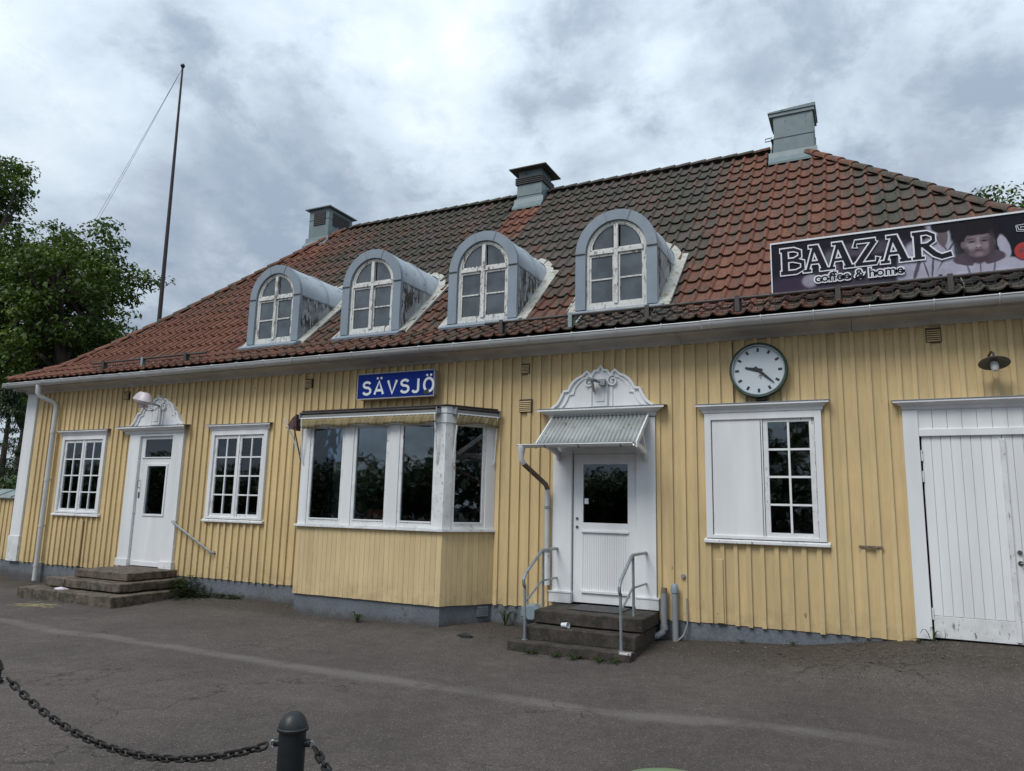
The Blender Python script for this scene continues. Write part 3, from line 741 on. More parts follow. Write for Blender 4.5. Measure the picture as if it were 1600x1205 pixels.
# ---------------- dormers
def dormer(cx):
    y0 = DY; zb, zs, r = DZ0, DZS, DW; yb = 2.35
    ri = .49
    # front board: arched ring with straight legs
    outer = [(cx+r, zb)]+arc(cx, zs, r, 0, 180, 28)+[(cx-r, zb)]
    inner = [(cx+ri, zb)]+arc(cx, zs, ri, 0, 180, 28)+[(cx-ri, zb)]
    mb = MB(); n = len(outer); vs = []
    for p, q in zip(outer, inner): vs += [(p[0], y0-.035, p[1]), (q[0], y0-.035, q[1]), (q[0], y0+.10, q[1]), (p[0], y0+.03, p[1])]
    fs = []
    for i in range(n-1):
        for q in range(4): fs.append((i*4+q, i*4+(q+1) % 4, i*4+4+(q+1) % 4, i*4+4+q))
    fs += [(0, 1, 2, 3), (n*4-1, n*4-2, n*4-3, n*4-4)]
    mb.add(vs, fs); D = mb.build('dormer', BLUEG, ST, smooth=True)
    # standing seams across the ring and at the spring line
    for a in (68, 106):
        MB().ribbon([(cx+(ri+.01)*math.cos(math.radians(a)), zs+(ri+.01)*math.sin(math.radians(a))), (cx+(r-.003)*math.cos(math.radians(a)), zs+(r-.003)*math.sin(math.radians(a)))], .012, y0-.043, y0-.034).build('seam', BLUEG, D)
    for sg in (-1, 1): MB().box(cx+min(sg*(ri+.005), sg*(r+.006)), cx+max(sg*(ri+.005), sg*(r+.006)), y0-.048, y0-.034, zs-.018, zs-.001).build('seam', DARKM, D)
    # barrel roof
    seg = 24; vs = []; ysr = [y0+.0, y0+.75, y0+.755, yb]; rr = [r-.005, r-.012, r+.0, r-.008]
    for yy, q in zip(ysr, rr): vs += [(cx+q*math.cos(PI*k/seg), yy, zs+q*math.sin(PI*k/seg)) for k in range(seg+1)]
    m_ = seg+1; fs = [(a*m_+k, a*m_+k+1, (a+1)*m_+k+1, (a+1)*m_+k) for a in range(3) for k in range(seg)]
    MB().add(vs, fs).build('barrel_roof', BLUEB, D, smooth='full')
    MB().ribbon([(cx+(r+.004)*math.cos(PI*k/seg), zs+(r+.004)*math.sin(PI*k/seg)) for k in range(seg+1)], .02, y0+.74, y0+.765).build('roof_seam', BLUEB, D)
    # cheeks
    for sg in (-1, 1):
        xa = cx+sg*(r-.012)
        yq = [y0+.02+k*.12 for k in range(14)]
        poly = [(y0+.02, pz(y0)-.02)]+[(y, pz(y)-.02) for y in yq if pz(y) < zs]+[(y0+1.25, zs), (y0+.02, zs)]
        MB().prism_x(poly, xa-.01, xa+.01).build('cheek', CHEEK, D)
        MB().prism_x([(y0+.02, zs-.03), (y0+1.22, zs-.03), (y0+1.22, zs-.005), (y0+.02, zs-.005)], xa+sg*.012-.004, xa+sg*.012+.004).build('cheek_trim', BLUEG, D)
        # flashing laid on the tiles
        A = [(xa, y0-.04, pz(y0-.04)+.10), (xa, 1.0, pz(1.0)+.13), (xa, 1.62, pz(1.62)+.10)]
        w = sg*.19
        vs = []
        for p in A: vs += [p, (p[0]+w, p[1], p[2]-.015), (p[0]+w, p[1], p[2]-.06), (p[0], p[1], p[2]-.08)]
        fs = [(i*4+q, i*4+(q+1) % 4, i*4+4+(q+1) % 4, i*4+4+q) for i in range(2) for q in range(4)]+[(0, 1, 2, 3), (11, 10, 9, 8)]
        MB().add(vs, fs).build('side_flashing', FLASH, D)
    # mortar fillet where the barrel dies into the tiles
    fv = []; ff = []
    for k in range(seg+1):
        a = PI*k/seg; q = r; x_, z_ = cx+q*math.cos(a), zs+q*math.sin(a)
        # depth at which the roof surface has this height
        yy = float(np.interp(z_-.06, [p[1] for p in PROF], [p[0] for p in PROF]))
        q2 = r+.11
        x2, z2 = cx+q2*math.cos(a), zs+q2*math.sin(a)-.0
        y2 = float(np.interp(z2-.06, [p[1] for p in PROF], [p[0] for p in PROF]))
        fv += [(x_, yy-.05, z_+.015), (x2, y2, pz(y2)+.075), (x2, y2, pz(y2)-.02)]
    for k in range(seg): ff += [(k*3, k*3+1, k*3+4, k*3+3), (k*3+1, k*3+2, k*3+5, k*3+4)]
    MB().add(fv, ff).build('back_flashing', FLASH, D, smooth=True)
    # sill
    MB().prism_x([(y0-.05, zb-.02), (y0+.08, zb+.03), (y0+.08, zb-.05), (y0-.20, pz(y0-.20)+.075), (y0-.21, pz(y0-.21)+.115), (y0-.12, pz(y0-.12)+.125)], cx-r-.05, cx+r+.10).build('sill', BLUEG, D)
    # window frame
    W_ = MB(); fo, fi = ri-.004, ri-.055
    pathm = [(cx+(fo+fi)/2, zb+.03)]+arc(cx, zs, (fo+fi)/2, 0, 180, 22)+[(cx-(fo+fi)/2, zb+.03)]
    W_.ribbon(pathm, fo-fi, y0+.01, y0+.07)
    W_.box(cx-fo, cx+fo, y0+.008, y0+.07, zb+.002, zb+.075)
    wf = W_.build('window_frame', FLAKE, D, bev=.003)
    MB().box(cx-fi, cx+fi, y0-.006, y0+.06, zs-.035, zs+.025).build('transom', FLAKE, D, bev=.003)
    MB().box(cx-.032, cx+.032, y0-.012, y0+.055, zb+.07, zs-.036).build('mullion', FLAKE, D, bev=.003)
    MB().box(cx-.034, cx+.034, y0-.010, y0+.055, zs+.026, zs+fi-.01).build('mullion', FLAKE, D, bev=.003)
    for sg in (-1, 1):
        xa, xb = sorted((cx+sg*.033, cx+sg*fi))
        MB().box(xa, xa+.028, y0+.02, y0+.06, zb+.076, zs-.036).box(xb-.028, xb, y0+.02, y0+.06, zb+.076, zs-.036).box(xa+.028, xb-.028, y0+.02, y0+.06, zb+.076, zb+.11).box(xa+.028, xb-.028, y0+.02, y0+.06, zs-.07, zs-.036).build('casement', FLAKE, D)
        zm = (zb+.11+zs-.07)/2
        MB().box(xa+.028, xb-.028, y0+.022, y0+.055, zm-.012, zm+.012).build('muntin', FLAKE, D)
        for za, zz in ((zb+.11, zm-.012), (zm+.012, zs-.07)): MB().box(xa+.029, xb-.029, y0+.038, y0+.043, za, zz).build('pane', GLASS2, D)
        a0, a1 = (0, 90) if sg > 0 else (90, 180)
        q = fi-.03; pts = arc(cx, zs+.055, q-.028, a0, a1, 10)
        poly = [(cx+sg*.062, zs+.055)]+[(cx+sg*max(.062, abs(px_-cx)), pz_) for px_, pz_ in pts]
        MB().prism_y(poly, y0+.038, y0+.043).build('pane', GLASS2, D)
        MB().ribbon(arc(cx, zs+.026, fi-.018, 3 if sg > 0 else 92, 88 if sg > 0 else 177, 12), .036, y0+.02, y0+.056).build('casement', FLAKE, D)
        MB().box(min(cx+sg*.034, cx+sg*(fi-.03)), max(cx+sg*.034, cx+sg*(fi-.03)), y0+.02, y0+.055, zs+.026, zs+.058).build('casement', FLAKE, D)
    return D
for c_, l in zip(DORM, ('arched dormer with green reflections in its lowest panes, leftmost of four', 'arched dormer with blistered dark cheek, second from the left', 'arched dormer below the middle chimney, a dark tree mirrored in its panes', 'largest-looking arched dormer, nearest the banner')):
    lab(dormer(c_), l)

# ---------------- windows and doors
def cornice(parent, x0, x1, z0, z1, y=-.035, out=.10, name='window_cornice', mat=WHITE):
    h = z1-z0
    pr = [(.0, z0), (y, z0), (y-.02, z0+h*.15), (y-.025, z0+h*.4), (y-out*.55, z0+h*.62), (y-out*.85, z0+h*.78), (y-out, z0+h*.8), (y-out, z1), (.0, z1+.012)]
    # returned ends by lofting narrower profile at both ends
    n = len(pr); vs = []
    for xx, s_ in ((x0, 0), (x1, 1)):
        for (yy, zz) in pr:
            ins = (out-(y-yy)) if yy < 0 else out-(y-pr[-3][0])*0
            ins = max(0, min(out, out+ (yy-y)))
            vs.append((xx+ins if s_ == 0 else xx-ins, yy, zz))
    fs = [(i, (i+1) % n, (i+1) % n+n, i+n) for i in range(n)]+[tuple(range(n))[::-1], tuple(range(n, 2*n))]
    o = MB().add(vs, fs).build(name, mat, parent)
    MB().prism_x([(.0, z1+.014), (y-out-.008, z1+.003), (y-out-.008, z1+.010), (0, z1+.03)], x0-.006, x1+.006).build('drip_cap', GALV, parent)
    return o
def pane_grid(parent, x0, x1, z0, z1, nc, nr, yg, mat=WHITE, mw=.026):
    xs_ = np.linspace(x0, x1, nc+1); zs_ = np.linspace(z0, z1, nr+1)
    for xx in xs_[1:-1]: MB().box(xx-mw/2, xx+mw/2, yg-.022, yg+.012, z0, z1).build('muntin', mat, parent)
    for zz in zs_[1:-1]: 
        for a, b2 in zip(xs_[:-1], xs_[1:]): MB().box(a+(mw/2 if a > x0 else 0), b2-(mw/2 if b2 < x1 else 0), yg-.020, yg+.012, zz-mw/2, zz+mw/2).build('muntin', mat, parent)
    for a, b2 in zip(xs_[:-1], xs_[1:]):
        for c_, d_ in zip(zs_[:-1], zs_[1:]):
            pn = MB(); pn.M = Matrix.Translation(((a+b2)/2, yg, (c_+d_)/2)) @ Matrix.Rotation(random.uniform(-.006, .006), 4, 'X') @ Matrix.Rotation(random.uniform(-.006, .006), 4, 'Z')
            w_, h_ = (b2-a)/2-.003, (d_-c_)/2-.003
            pn.box(-w_, w_, -.002, .002, -h_, h_).build('pane', GLASS, parent)
def casing(x0, x1, z0, z1, w, name='window', y0=-.050, y1=.03, bottom=True, mat=WHITE):
    mb = MB().box(x0, x0+w, y0, y1, z0, z1).box(x1-w, x1, y0, y1, z0, z1).box(x0+w, x1-w, y0, y1, z1-w, z1)
    if bottom: mb.box(x0+w, x1-w, y0, y1, z0, z0+w*.5)
    return mb.build(name, mat, ST, bev=.004)
def casement(parent, x0, x1, z0, z1, w, nc, nr, y=-.02):
    MB().box(x0, x0+w, y, y+.05, z0, z1).box(x1-w, x1, y, y+.05, z0, z1).box(x0+w, x1-w, y, y+.05, z0, z0+w*1.1).box(x0+w, x1-w, y, y+.05, z1-w, z1).build('casement', WHITEW, parent, bev=.003)
    pane_grid(parent, x0+w, x1-w, z0+w*1.1, z1-w, nc, nr, y+.026)
def window(x0, x1, label):
    w = casing(x0, x1, 1.25, 2.90, .085); lab(w, label)
    xm = (x0+x1)/2
    casement(w, x0+.088, xm-.003, 1.275, 2.812, .062, 2, 4); casement(w, xm+.003, x1-.088, 1.275, 2.812, .062, 2, 4)
    MB().box(xm-.018, xm+.018, -.034, -.018, 1.28, 2.81).build('astragal', WHITE, w)
    cornice(w, x0-.10, x1+.10, 2.90, 3.01, out=.085)
    MB().prism_x([(.0, 1.25), (-.075, 1.225), (-.075, 1.19), (-.06, 1.185), (0, 1.19)], x0-.05, x1+.05).build('sill', WHITEW, w, bev=.003)
    for xx in (x0+.09, x1-.11):
        for zz in (1.55, 2.5): MB().tube([(xx+.01, -.03, zz), (xx+.01, -.03, zz+.09)], .008, 6).build('hinge', WHITE, w)
    return w
window(-15.96, -14.49, 'sixteen-paned white window left of the stepped side door')
window(-11.36, -9.92, 'sixteen-paned white window between the side door and the bay')
# right window with one blind leaf
w = casing(-1.98, -.51, 1.25, 2.90, .085); lab(w, 'white window whose left half is boarded over, under the clock')
MB().box(-1.885, -1.26, -.028, .02, 1.275, 2.83).build('blind_panel', WHITE, w, bev=.004)
MB().box(-1.25, -1.235, -.036, .0, 1.275, 2.83).build('astragal', WHITE, w)
casement(w, -1.228, -.60, 1.275, 2.83, .062, 2, 4)
cornice(w, -2.08, -.41, 2.90, 3.02, out=.095)
MB().prism_x([(.0, 1.25), (-.075, 1.225), (-.075, 1.19), (-.06, 1.185), (0, 1.19)], -2.01, -.47).build('sill', WHITEW, w, bev=.003)
for xx, zs_ in ((-1.90, (1.5, 2.5)), (-.60, (1.5, 2.5))):
    for zz in zs_: MB().tube([(xx, -.045, zz), (xx, -.045, zz+.10)], .009, 6).build('hinge', WHITEW, w)

def pediment(parent, cx, zb):
    right = [(0, .635), (.045, .56), (.10, .562), (.15, .48), (.165, .50), (.22, .562), (.30, .49), (.38, .455), (.45, .40), (.50, .33), (.525, .27), (.60, .265), (.62, .22), (.655, .15), (.70, .08), (.76, .03), (.81, .0)]
    outl = [(cx-x_, zb+z_) for x_, z_ in right[::-1]]+[(cx+x_, zb+z_) for x_, z_ in right[1:]]
    pd = MB().prism_y(outl, -.06, .02).build('pediment', WHITE, parent)
    MB().ribbon([(cx-x_*.965, zb+z_*.965+.004) for x_, z_ in right[::-1]]+[(cx+x_*.965, zb+z_*.965+.004) for x_, z_ in right[1:]], .038, -.095, -.058).build('pediment_moulding', WHITE, parent, bev=.006)
    for sg in (-1, 1):
        sp = [(cx+sg*(.185-.03*0+(.085-.075*k/26)*math.cos(math.radians(80+k*22*1.0))), zb+.385+(.085-.075*k/26)*math.sin(math.radians(80+k*22))) for k in range(27)]
        if sg < 0: sp = [(2*cx-(cx+(.185+(.085-.075*k/26)*math.cos(math.radians(80+k*22)))), z_) for k, (x_, z_) in enumerate(sp)]
        MB().ribbon(sp, .020, -.105, -.058).build('volute', WHITE, parent)
        ic = [(.20, .455), (.28, .435), (.35, .385), (.405, .31), (.43, .22), (.50, .21), (.53, .14), (.58, .06), (.62, .02)]
        MB().ribbon([(cx+sg*a, zb+b2) for a, b2 in ic], .022, -.082, -.058).build('pediment_moulding', WHITE, parent)
        MB().box(cx+sg*.16-.022, cx+sg*.16+.022, -.08, -.058, zb+.01, zb+.33).build('pediment_pilaster', WHITE, parent, bev=.005)
    MB().prism_y([(cx-.11, zb+.01), (cx+.11, zb+.01), (cx+.11, zb+.40), (cx, zb+.50), (cx-.11, zb+.40)], -.10, -.058).build('keystone', WHITE, parent, bev=.008)
    MB().prism_y([(cx-.065, zb+.08), (cx+.065, zb+.08), (cx+.065, zb+.37), (cx, zb+.44), (cx-.065, zb+.37)], -.112, -.099).build('keystone', WHITE, parent, bev=.008)
# side door (left)
sd_ = MB().box(-13.70, -13.38, -.065, .03, .40, 2.88).box(-12.42, -12.12, -.06, .03, .40, 2.88).box(-13.38, -12.42, -.06, .03, 2.84, 2.88).build('door_surround', WHITE, ST, bev=.004)
lab(sd_, 'white door surround with scrolled pediment at the side door')
[MB().box(*q).build('plinth_block', WHITEW, sd_, bev=.006) for q in ((-13.735, -13.37, -.085, .03, .255, .40), (-12.45, -12.095, -.085, .03, .255, .40))]
cornice(sd_, -14.02, -11.98, 2.885, 3.03, out=.16, name='door_cornice'); pediment(sd_, -12.93, 3.05)
dl = MB().box(-13.375, -13.26, -.012, .03, .27, 2.838).box(-12.54+.10, -12.425, -.012, .03, .27, 2.838).box(-13.26, -12.44, -.012, .03, .27, 1.29).box(-13.26, -12.44, -.012, .03, 2.24, 2.42).box(-13.26, -12.44, -.012, .03, 2.78, 2.838).box(-13.26, -13.11, -.012, .03, 1.29, 2.24).box(-12.57, -12.44, -.012, .03, 1.29, 2.24).build('door', WHITE, ST, bev=.003)
lab(dl, 'white side door with a tall glass pane and a transom light')
MB().box(-13.11, -12.57, .008, .013, 1.29, 2.24).build('pane', GLASS, dl); MB().box(-13.26, -12.44, .008, .013, 2.42, 2.78).build('pane', GLASS, dl)
for a in ((-13.15, -12.53, 1.25, 1.29), (-13.15, -12.53, 2.24, 2.28), (-13.15, -13.11, 1.29, 2.24), (-12.57, -12.53, 1.29, 2.24), (-13.32, -12.44, 2.40, 2.42), (-13.3, -12.42, .28, .36)):
    MB().box(a[0], a[1], -.03, -.011, a[2], a[3]).build('moulding', WHITE, dl)
MB().tube([(-13.31, -.02, 1.95), (-13.31, -.06, 1.95), (-13.31, -.065, 1.82), (-13.31, -.02, 1.80)], .009, 6).box(-13.335, -13.285, -.02, -.012, 1.6, 1.72).build('handle', BRASS, dl)
for z_ in (.6, 1.3, 2.0): MB().tube([(-13.372, -.025, z_), (-13.372, -.025, z_+.1)], .01, 6).build('hinge', WHITEW, dl)
# main door
ms_ = MB().box(-4.20, -3.905, -.06, .03, .42, 2.885).box(-2.935, -2.66, -.06, .03, .42, 2.885).box(-3.905, -2.935, -.06, .03, 2.44, 2.885).build('door_surround', WHITE, ST, bev=.004)
lab(ms_, 'white door surround with scrolled pediment above the main door canopy')
[MB().box(*q).build('plinth_block', WHITEW, ms_, bev=.006) for q in ((-4.235, -3.895, -.09, .03, .262, .42), (-2.945, -2.625, -.09, .03, .262, .42))]
MB().box(-4.24, -3.89, -.10, -.0, .405, .425).box(-2.95, -2.62, -.10, -.0, .405, .425).build('plinth_moulding', WHITE, ms_)
cornice(ms_, -4.42, -2.50, 2.90, 3.035, out=.16, name='door_cornice'); pediment(ms_, -3.455, 3.05)
md = MB().box(-3.89, -3.74, -.012, .03, .28, 2.38).box(-3.075, -2.945, -.012, .03, .28, 2.38).box(-3.74, -3.075, -.012, .03, 2.23, 2.38).box(-3.74, -3.075, -.012, .03, .28, .45).box(-3.74, -3.075, -.012, .03, 1.25, 1.395).box(-3.905, -2.935, -.02, .03, 2.384, 2.44).build('door', WHITE, ST, bev=.003)
lab(md, 'white main door with one big pane above fine vertical boarding')
MB().box(-3.74, -3.075, .004, .009, 1.395, 2.23).build('pane', GLASS, md)
nb = 20
for k in range(nb):
    a = -3.74+.665*k/nb; MB().box(a+.0015, a+.665/nb-.0015, -.004, .02, .45, 1.25).build('panel_board', WHITE, md)
MB().box(-3.76, -3.06, -.035, -.011, 1.26, 1.285).build('moulding', WHITE, md); MB().box(-3.76, -3.05, -.04, -.011, .42, .45).build('weather_strip', WHITE, md)
MB().box(-3.725, -3.665, .0, .003, 1.66, 1.74).build('notice', SIGNW, md)
for z_ in (1.45, 1.33): MB().lathe([(0, .03), (.018, .03), (.022, .012), (.022, .01)], (-3.83, 0, z_), 12, 'y').build('lock', BRASS, md, smooth=True)
for z_ in (.6, 1.45, 2.1): MB().tube([(-2.938, -.025, z_), (-2.938, -.025, z_+.1)], .01, 6).build('hinge', WHITEW, md)
# goods door (right)
gs = MB().box(.40, .565, -.055, .03, .20, 2.86).box(2.23, 2.395, -.055, .03, .20, 2.86).box(.565, 2.23, -.05, .03, 2.545, 2.63).build('door_surround', WHITE, ST, bev=.004)
lab(gs, 'wide white surround of the boarded double doors at the right edge')
for k in range(11):
    a = .565+1.665*k/11; MB().box(a+.002, a+1.665/11-.002, -.03, .03, 2.63, 2.86).build('frieze_board', WHITE, gs)
cornice(gs, .30, 2.50, 2.862, 2.97, out=.12, name='door_cornice')
for di, (xa, xb) in enumerate(((.588, 1.398), (1.402, 2.21))):
    gd = MB().box(xa, xb, .0, .03, .215, 2.52).build('door', WHITE, ST); lab(gd, ('left' if di == 0 else 'right')+' leaf of the vertically boarded white double doors')
    for k in range(8):
        a = xa+.0+(xb-xa)*k/8; MB().box(a+.002, a+(xb-xa)/8-.002, -.014-random.uniform(0, .002), .0, .465, 2.562).build('door_board', WHITE, gd, bev=.003)
    MB().box(xa, xb, -.022, -.0, .22, .46).build('kick_board', WHITEW, gd, bev=.003)
    hx = xa-.006 if di == 0 else xb+.006
    for z_ in (.42, 2.0, 2.25): MB().tube([(hx, -.025, z_), (hx, -.025, z_+.13)], .012, 8).build('hinge', WHITEW, gd)
    if di == 0: MB().box(1.375, 1.425, -.05, -.014, .24, 2.50).build('cover_strip', WHITEW, gd, bev=.004)
    else:
        MB().lathe([(0, .03), (.02, .03), (.025, .012), (.025, .0)], (1.475, -.014, 1.22), 12, 'y').build('lock', BRASS, gd, smooth=True)
        MB().tube([(1.475, -.014, 1.1), (1.475, -.07, 1.1), (1.60, -.07, 1.1)], .011, 8).lathe([(0, .01), (.027, .01), (.027, 0)], (1.475, -.014, 1.1), 12, 'y').build('handle', BRASS, gd, smooth=True)
# ---------------- bay window
bay = MB()
BX0, BX1, BY = -8.43, -5.66, -.74; EX0, EX1 = -8.90, -5.19
poly = [(EX0, .02), (BX0, BY), (BX1, BY), (EX1, .02)]
def inset(d): return [(EX0+d*1.15, .02), (BX0+d*.55, BY+d), (BX1-d*.55, BY+d), (EX1-d*1.15, .02)]
bay.prism_z(inset(.03), -.8, ZB+.005); bo = bay.build('bay', BASE, ST); lab(bo, 'three-sided bay window with narrow yellow boarding below on a grey plinth')
def sideM(right=True):    # local x along the side face from the front corner back to the wall, local -y outward
    a = Vector((BX1, BY, 0)) if right else Vector((EX0, 0, 0)); b2 = Vector((EX1, 0, 0)) if right else Vector((BX0, BY, 0))
    d = (b2-a).normalized(); nrm = Vector((d.y, -d.x, 0))      # outward
    M_ = Matrix.Identity(4)
    for i in range(3): M_[i][0] = d[i]; M_[i][1] = -nrm[i]; M_[i][2] = (0, 0, 1)[i]; M_[i][3] = a[i]
    return M_, (b2-a).length
FM = Matrix.Translation((BX0, BY, 0)); FL_ = BX1-BX0
SMr, SL = sideM(True); SMl, _ = sideM(False)
def mbm(M_): q = MB(); q.M = M_; return q
for M_, L_, nbd in ((FM, FL_, 30), (SMr, SL, 10), (SMl, SL, 10)):
    for k in range(nbd):
        a = L_*k/nbd; q = mbm(M_); e_ = random.uniform(0, .0015)
        q.box(a+.0022, a+L_/nbd-.0022, 0-e_, .03, .15+random.uniform(-.003, .003), 1.205).build('bay_board', YEL2, bo)
    mbm(M_).box(0, L_, .005, .028, .155, 1.20).build('bay_backing', YEL2, bo)
# sill, head, posts
def ring_strip(name, mat, o0, z0, z1):   # slab following the bay plan, projecting o0
    d = -o0; q = MB().prism_z([(EX0+d*1.15, .0), (BX0+d*.55, BY+d), (BX1-d*.55, BY+d), (EX1-d*1.15, .0)], z0, z1); return q.build(name, mat, bo, bev=.004)
ring_strip('bay_sill', WHITEW, .055, 1.207, 1.24)
ring_strip('bay_head', WHITE, .012, 2.82, 2.96)
ring_strip('bay_roof', DARKM, .05, 3.075, 3.095); ring_strip('bay_head', WHITE, .02, 2.965, 3.07)
def post(M_, a, b2, mat=WHITE):
    mbm(M_).box(a, b2, .0, .10, 1.242, 2.82).build('post', mat, bo, bev=.004)
    if b2-a > .2:
        m_ = (a+b2)/2
        mbm(M_).box(m_-.03, m_+.03, -.014, .0, 1.25, 2.82).build('post_strip', WHITE, bo, bev=.004)
def light(M_, a, b2):
    w_ = .055
    mbm(M_).box(a, a+w_, .012, .06, 1.243, 2.82).box(b2-w_, b2, .012, .06, 1.243, 2.82).box(a+w_, b2-w_, .012, .06, 1.243, 1.35).box(a+w_, b2-w_, .012, .06, 2.79, 2.82).build('casement', WHITEW, bo, bev=.004)
    mbm(M_).box(a+w_, b2-w_, .035, .041, 1.35, 2.79).build('pane', GLASS, bo)
    mbm(M_).box(a+w_, b2-w_, .0, .02, 1.33, 1.35).build('glazing_bar', WHITE, bo)
fx = [(-8.43, -8.27), (-7.555, -7.375), (-6.685, -6.49), (-5.815, -5.66)]
for a, b2 in fx: post(FM, a-BX0, b2-BX0, WHITEW if b2 > -5.7 else WHITE)
for (a, b2), (c_, d_) in zip(fx[:-1], fx[1:]): light(FM, b2-BX0+.001, c_-BX0-.001)
for M_ in (SMr, SMl):
    post(M_, .012, .13, WHITEW); post(M_, SL-.17, SL-.005)
    light(M_, .131, SL-.171)
# interior glimpses
cu = MB()
for k in range(9): cu.tube([(-8.18+k*.045, -.50+.02*math.sin(k*2), 1.30), (-8.18+k*.045, -.50, 2.8)], .028, 8)
cu.build('curtain', CURT, bo, smooth=True)
for i, (px_, r_) in enumerate(((-7.12, .075), (-6.98, .085), (-6.86, .07), (-6.77, .06))):
    MB().lathe([(0, 0), (r_*.7, 0), (r_, .05), (r_, .10), (r_*.85, .14), (r_*.4, .17), (0, .18)], (px_, -.52, 1.34), 16).build('flower_pot', POT, bo, smooth=True)
MB().box(-8.3, -5.75, -.66, -.05, 1.25, 1.335).build('inner_sill', DARK, bo)
# base vent in the bay side
q = mbm(SMr); q.box(SL-.25, SL-.06, .008, .03, -.03, .12); vv = q.build('vent_grille', BASE, bo)
for k in range(6): mbm(SMr).box(SL-.245, SL-.065, -.002, .01, -.02+k*.024, -.010+k*.024).build('slat', CAPM, bo)
# wall vents
def wvent(x0, x1, z0, z1, mat):
    v_ = MB().box(x0, x1, -.036, .0, z0, z1).build('vent', BLACKM if mat is None else DARKM, ST)
    n_ = 6
    for k in range(n_): 
        z_ = z0+.012+(z1-z0-.024)*k/n_
        MB().prism_x([(-.037, z_), (-.051, z_-.004), (-.051, z_+.004), (-.037, z_+.014)], x0+.01, x1-.01).build('slat', YEL if mat is None else mat, v_)
    return v_
wvent(.71, .88, 3.69, 3.87, YEL); wvent(-4.77, -4.62, 3.63, 3.79, None); wvent(-4.79, -4.58, 3.03, 3.23, None); wvent(-9.12, -8.95, 3.63, 3.80, None); wvent(-14.09, -13.92, 3.64, 3.81, None)
# small fittings on the wall
MB().box(-.157, .108, -.045, -.024, 1.200, 1.228).tube([(-.05, -.05, 1.214), (.02, -.07, 1.20), (.06, -.05, 1.215)], .007, 6).build('latch_bracket', RUST, ST)
MB().box(-15.03, -14.93, -.05, -.02, .17, 1.12).build('repair_strip', YEL, ST, bev=.004)
MB().box(-1.88, -1.78, -.05, -.02, .17, .98).build('repair_strip', YEL, ST, bev=.004)
MB().tube([(-1.585, -.03, 3.88), (-1.585, -.032, 3.60), (-1.58, -.03, 3.4), (-1.58, -.03, 3.03)], .006, 6).build('cable', DARKM, ST)
MB().tube([(1.33, -.35, 4.0), (1.33, -.02, 3.96), (1.33, -.03, 3.9), (1.34, -.03, 3.5)], .006, 6).build('cable', YEL, ST)

# ------------------------------------------------------------------ snow guards (stand on the roof)
def snow_guard(x0, x1, label, posts):
    T = thing('snow_guard', label, 'snow guard', ((x0+x1)/2, -.15, 4.3), 'snow guards along the eaves')
    yb_, zt = -.365, 4.395; zl = 4.235
    MB().tube([(x0, yb_, zt), (x1, yb_, zt)], .022, 8).build('rail', DARKM, T, smooth=True)
    for k, x in enumerate(posts):
        MB().box(x-.03, x+.03, yb_-.04, yb_-.024, zl-.03, zt+.03).box(x-.05, x+.05, yb_+.024, yb_+.034, zl-.02, zt-.01).prism_x([(yb_-.02, zl-.05), (yb_+.5, pz(yb_+.5)+.10), (yb_+.5, pz(yb_+.5)+.085), (yb_-.02, zl-.065)], x-.015, x+.015).build('bracket', CAPM if k == 1 else DARKM, T)
    g_ = MB(); xx = x0
    while xx < x1: g_.tube([(xx, yb_, zl-.035), (xx, yb_, zt)], .0048, 4, False); xx += .075
    for z_ in (zl-.03, zl+.03, zl+.09): g_.tube([(x0, yb_, z_), (x1, yb_, z_)], .005, 4, False)
    g_.build('wire_mesh', DARKM, T)
snow_guard(-5.25, 4.0, 'long low snow guard with wire mesh under the banner and right dormers', (-4.96, -3.82, -2.67, -1.45, -.23, .98, 2.2, 3.4))
snow_guard(-14.75, -11.35, 'short snow guard above the side door at the left end of the roof', (-14.35, -13.14, -11.88))

# ------------------------------------------------------------------ banner on the roof
BN = thing('banner_sign', 'long dark coffee shop banner with a child portrait on the roof edge', 'banner', (-1.0, -.2, 4.45))
BZ0, BZ1, BXa, BXb = 4.455, 5.125, -1.015, 3.6; by = -.21
H0 = BZ0
mt, t, b, o = newmat('banner_photo_print'); g = G(t); P = g.pos(); sp_ = g.n('ShaderNodeSeparateXYZ'); g.L(P, sp_.inputs[0])
wx = g.m('ADD', sp_.outputs[0], g.m('MULTIPLY', g.m('SUBTRACT', g.noise(P, 14, 3), .5), .018)); wz = g.m('ADD', sp_.outputs[2], g.m('MULTIPLY', g.m('SUBTRACT', g.noise(P, 15, 3), .5), .018))
c = g.mix(.0, (.011, .011, .019), (.011, .011, .019))
def spot(cx, h, a, b2, soft, col, rot=0, op=1., warp=True):
    """soft-edged printed patch"""
    global c
    X_, Z_ = (wx, wz) if warp else (sp_.outputs[0], sp_.outputs[2])
    dx = g.m('SUBTRACT', X_, cx); dz = g.m('SUBTRACT', Z_, H0+h); cr_, sr_ = math.cos(math.radians(rot)), math.sin(math.radians(rot))
    u = g.m('ADD', g.m('MULTIPLY', dx, cr_/a), g.m('MULTIPLY', dz, sr_/a)); v = g.m('ADD', g.m('MULTIPLY', dx, -sr_/b2), g.m('MULTIPLY', dz, cr_/b2))
    d = g.m('SQRT', g.m('ADD', g.m('MULTIPLY', u, u), g.m('MULTIPLY', v, v)))
    c = g.mix(g.mr(d, 1+soft*.5, max(0, 1-soft*.5), 0, op), c, col)
PU, PM, SH, SK, SL_, BK = (.045, .030, .062), (.10, .082, .115), (.40, .39, .48), (.15, .115, .13), (.31, .255, .275), (.014, .012, .017)
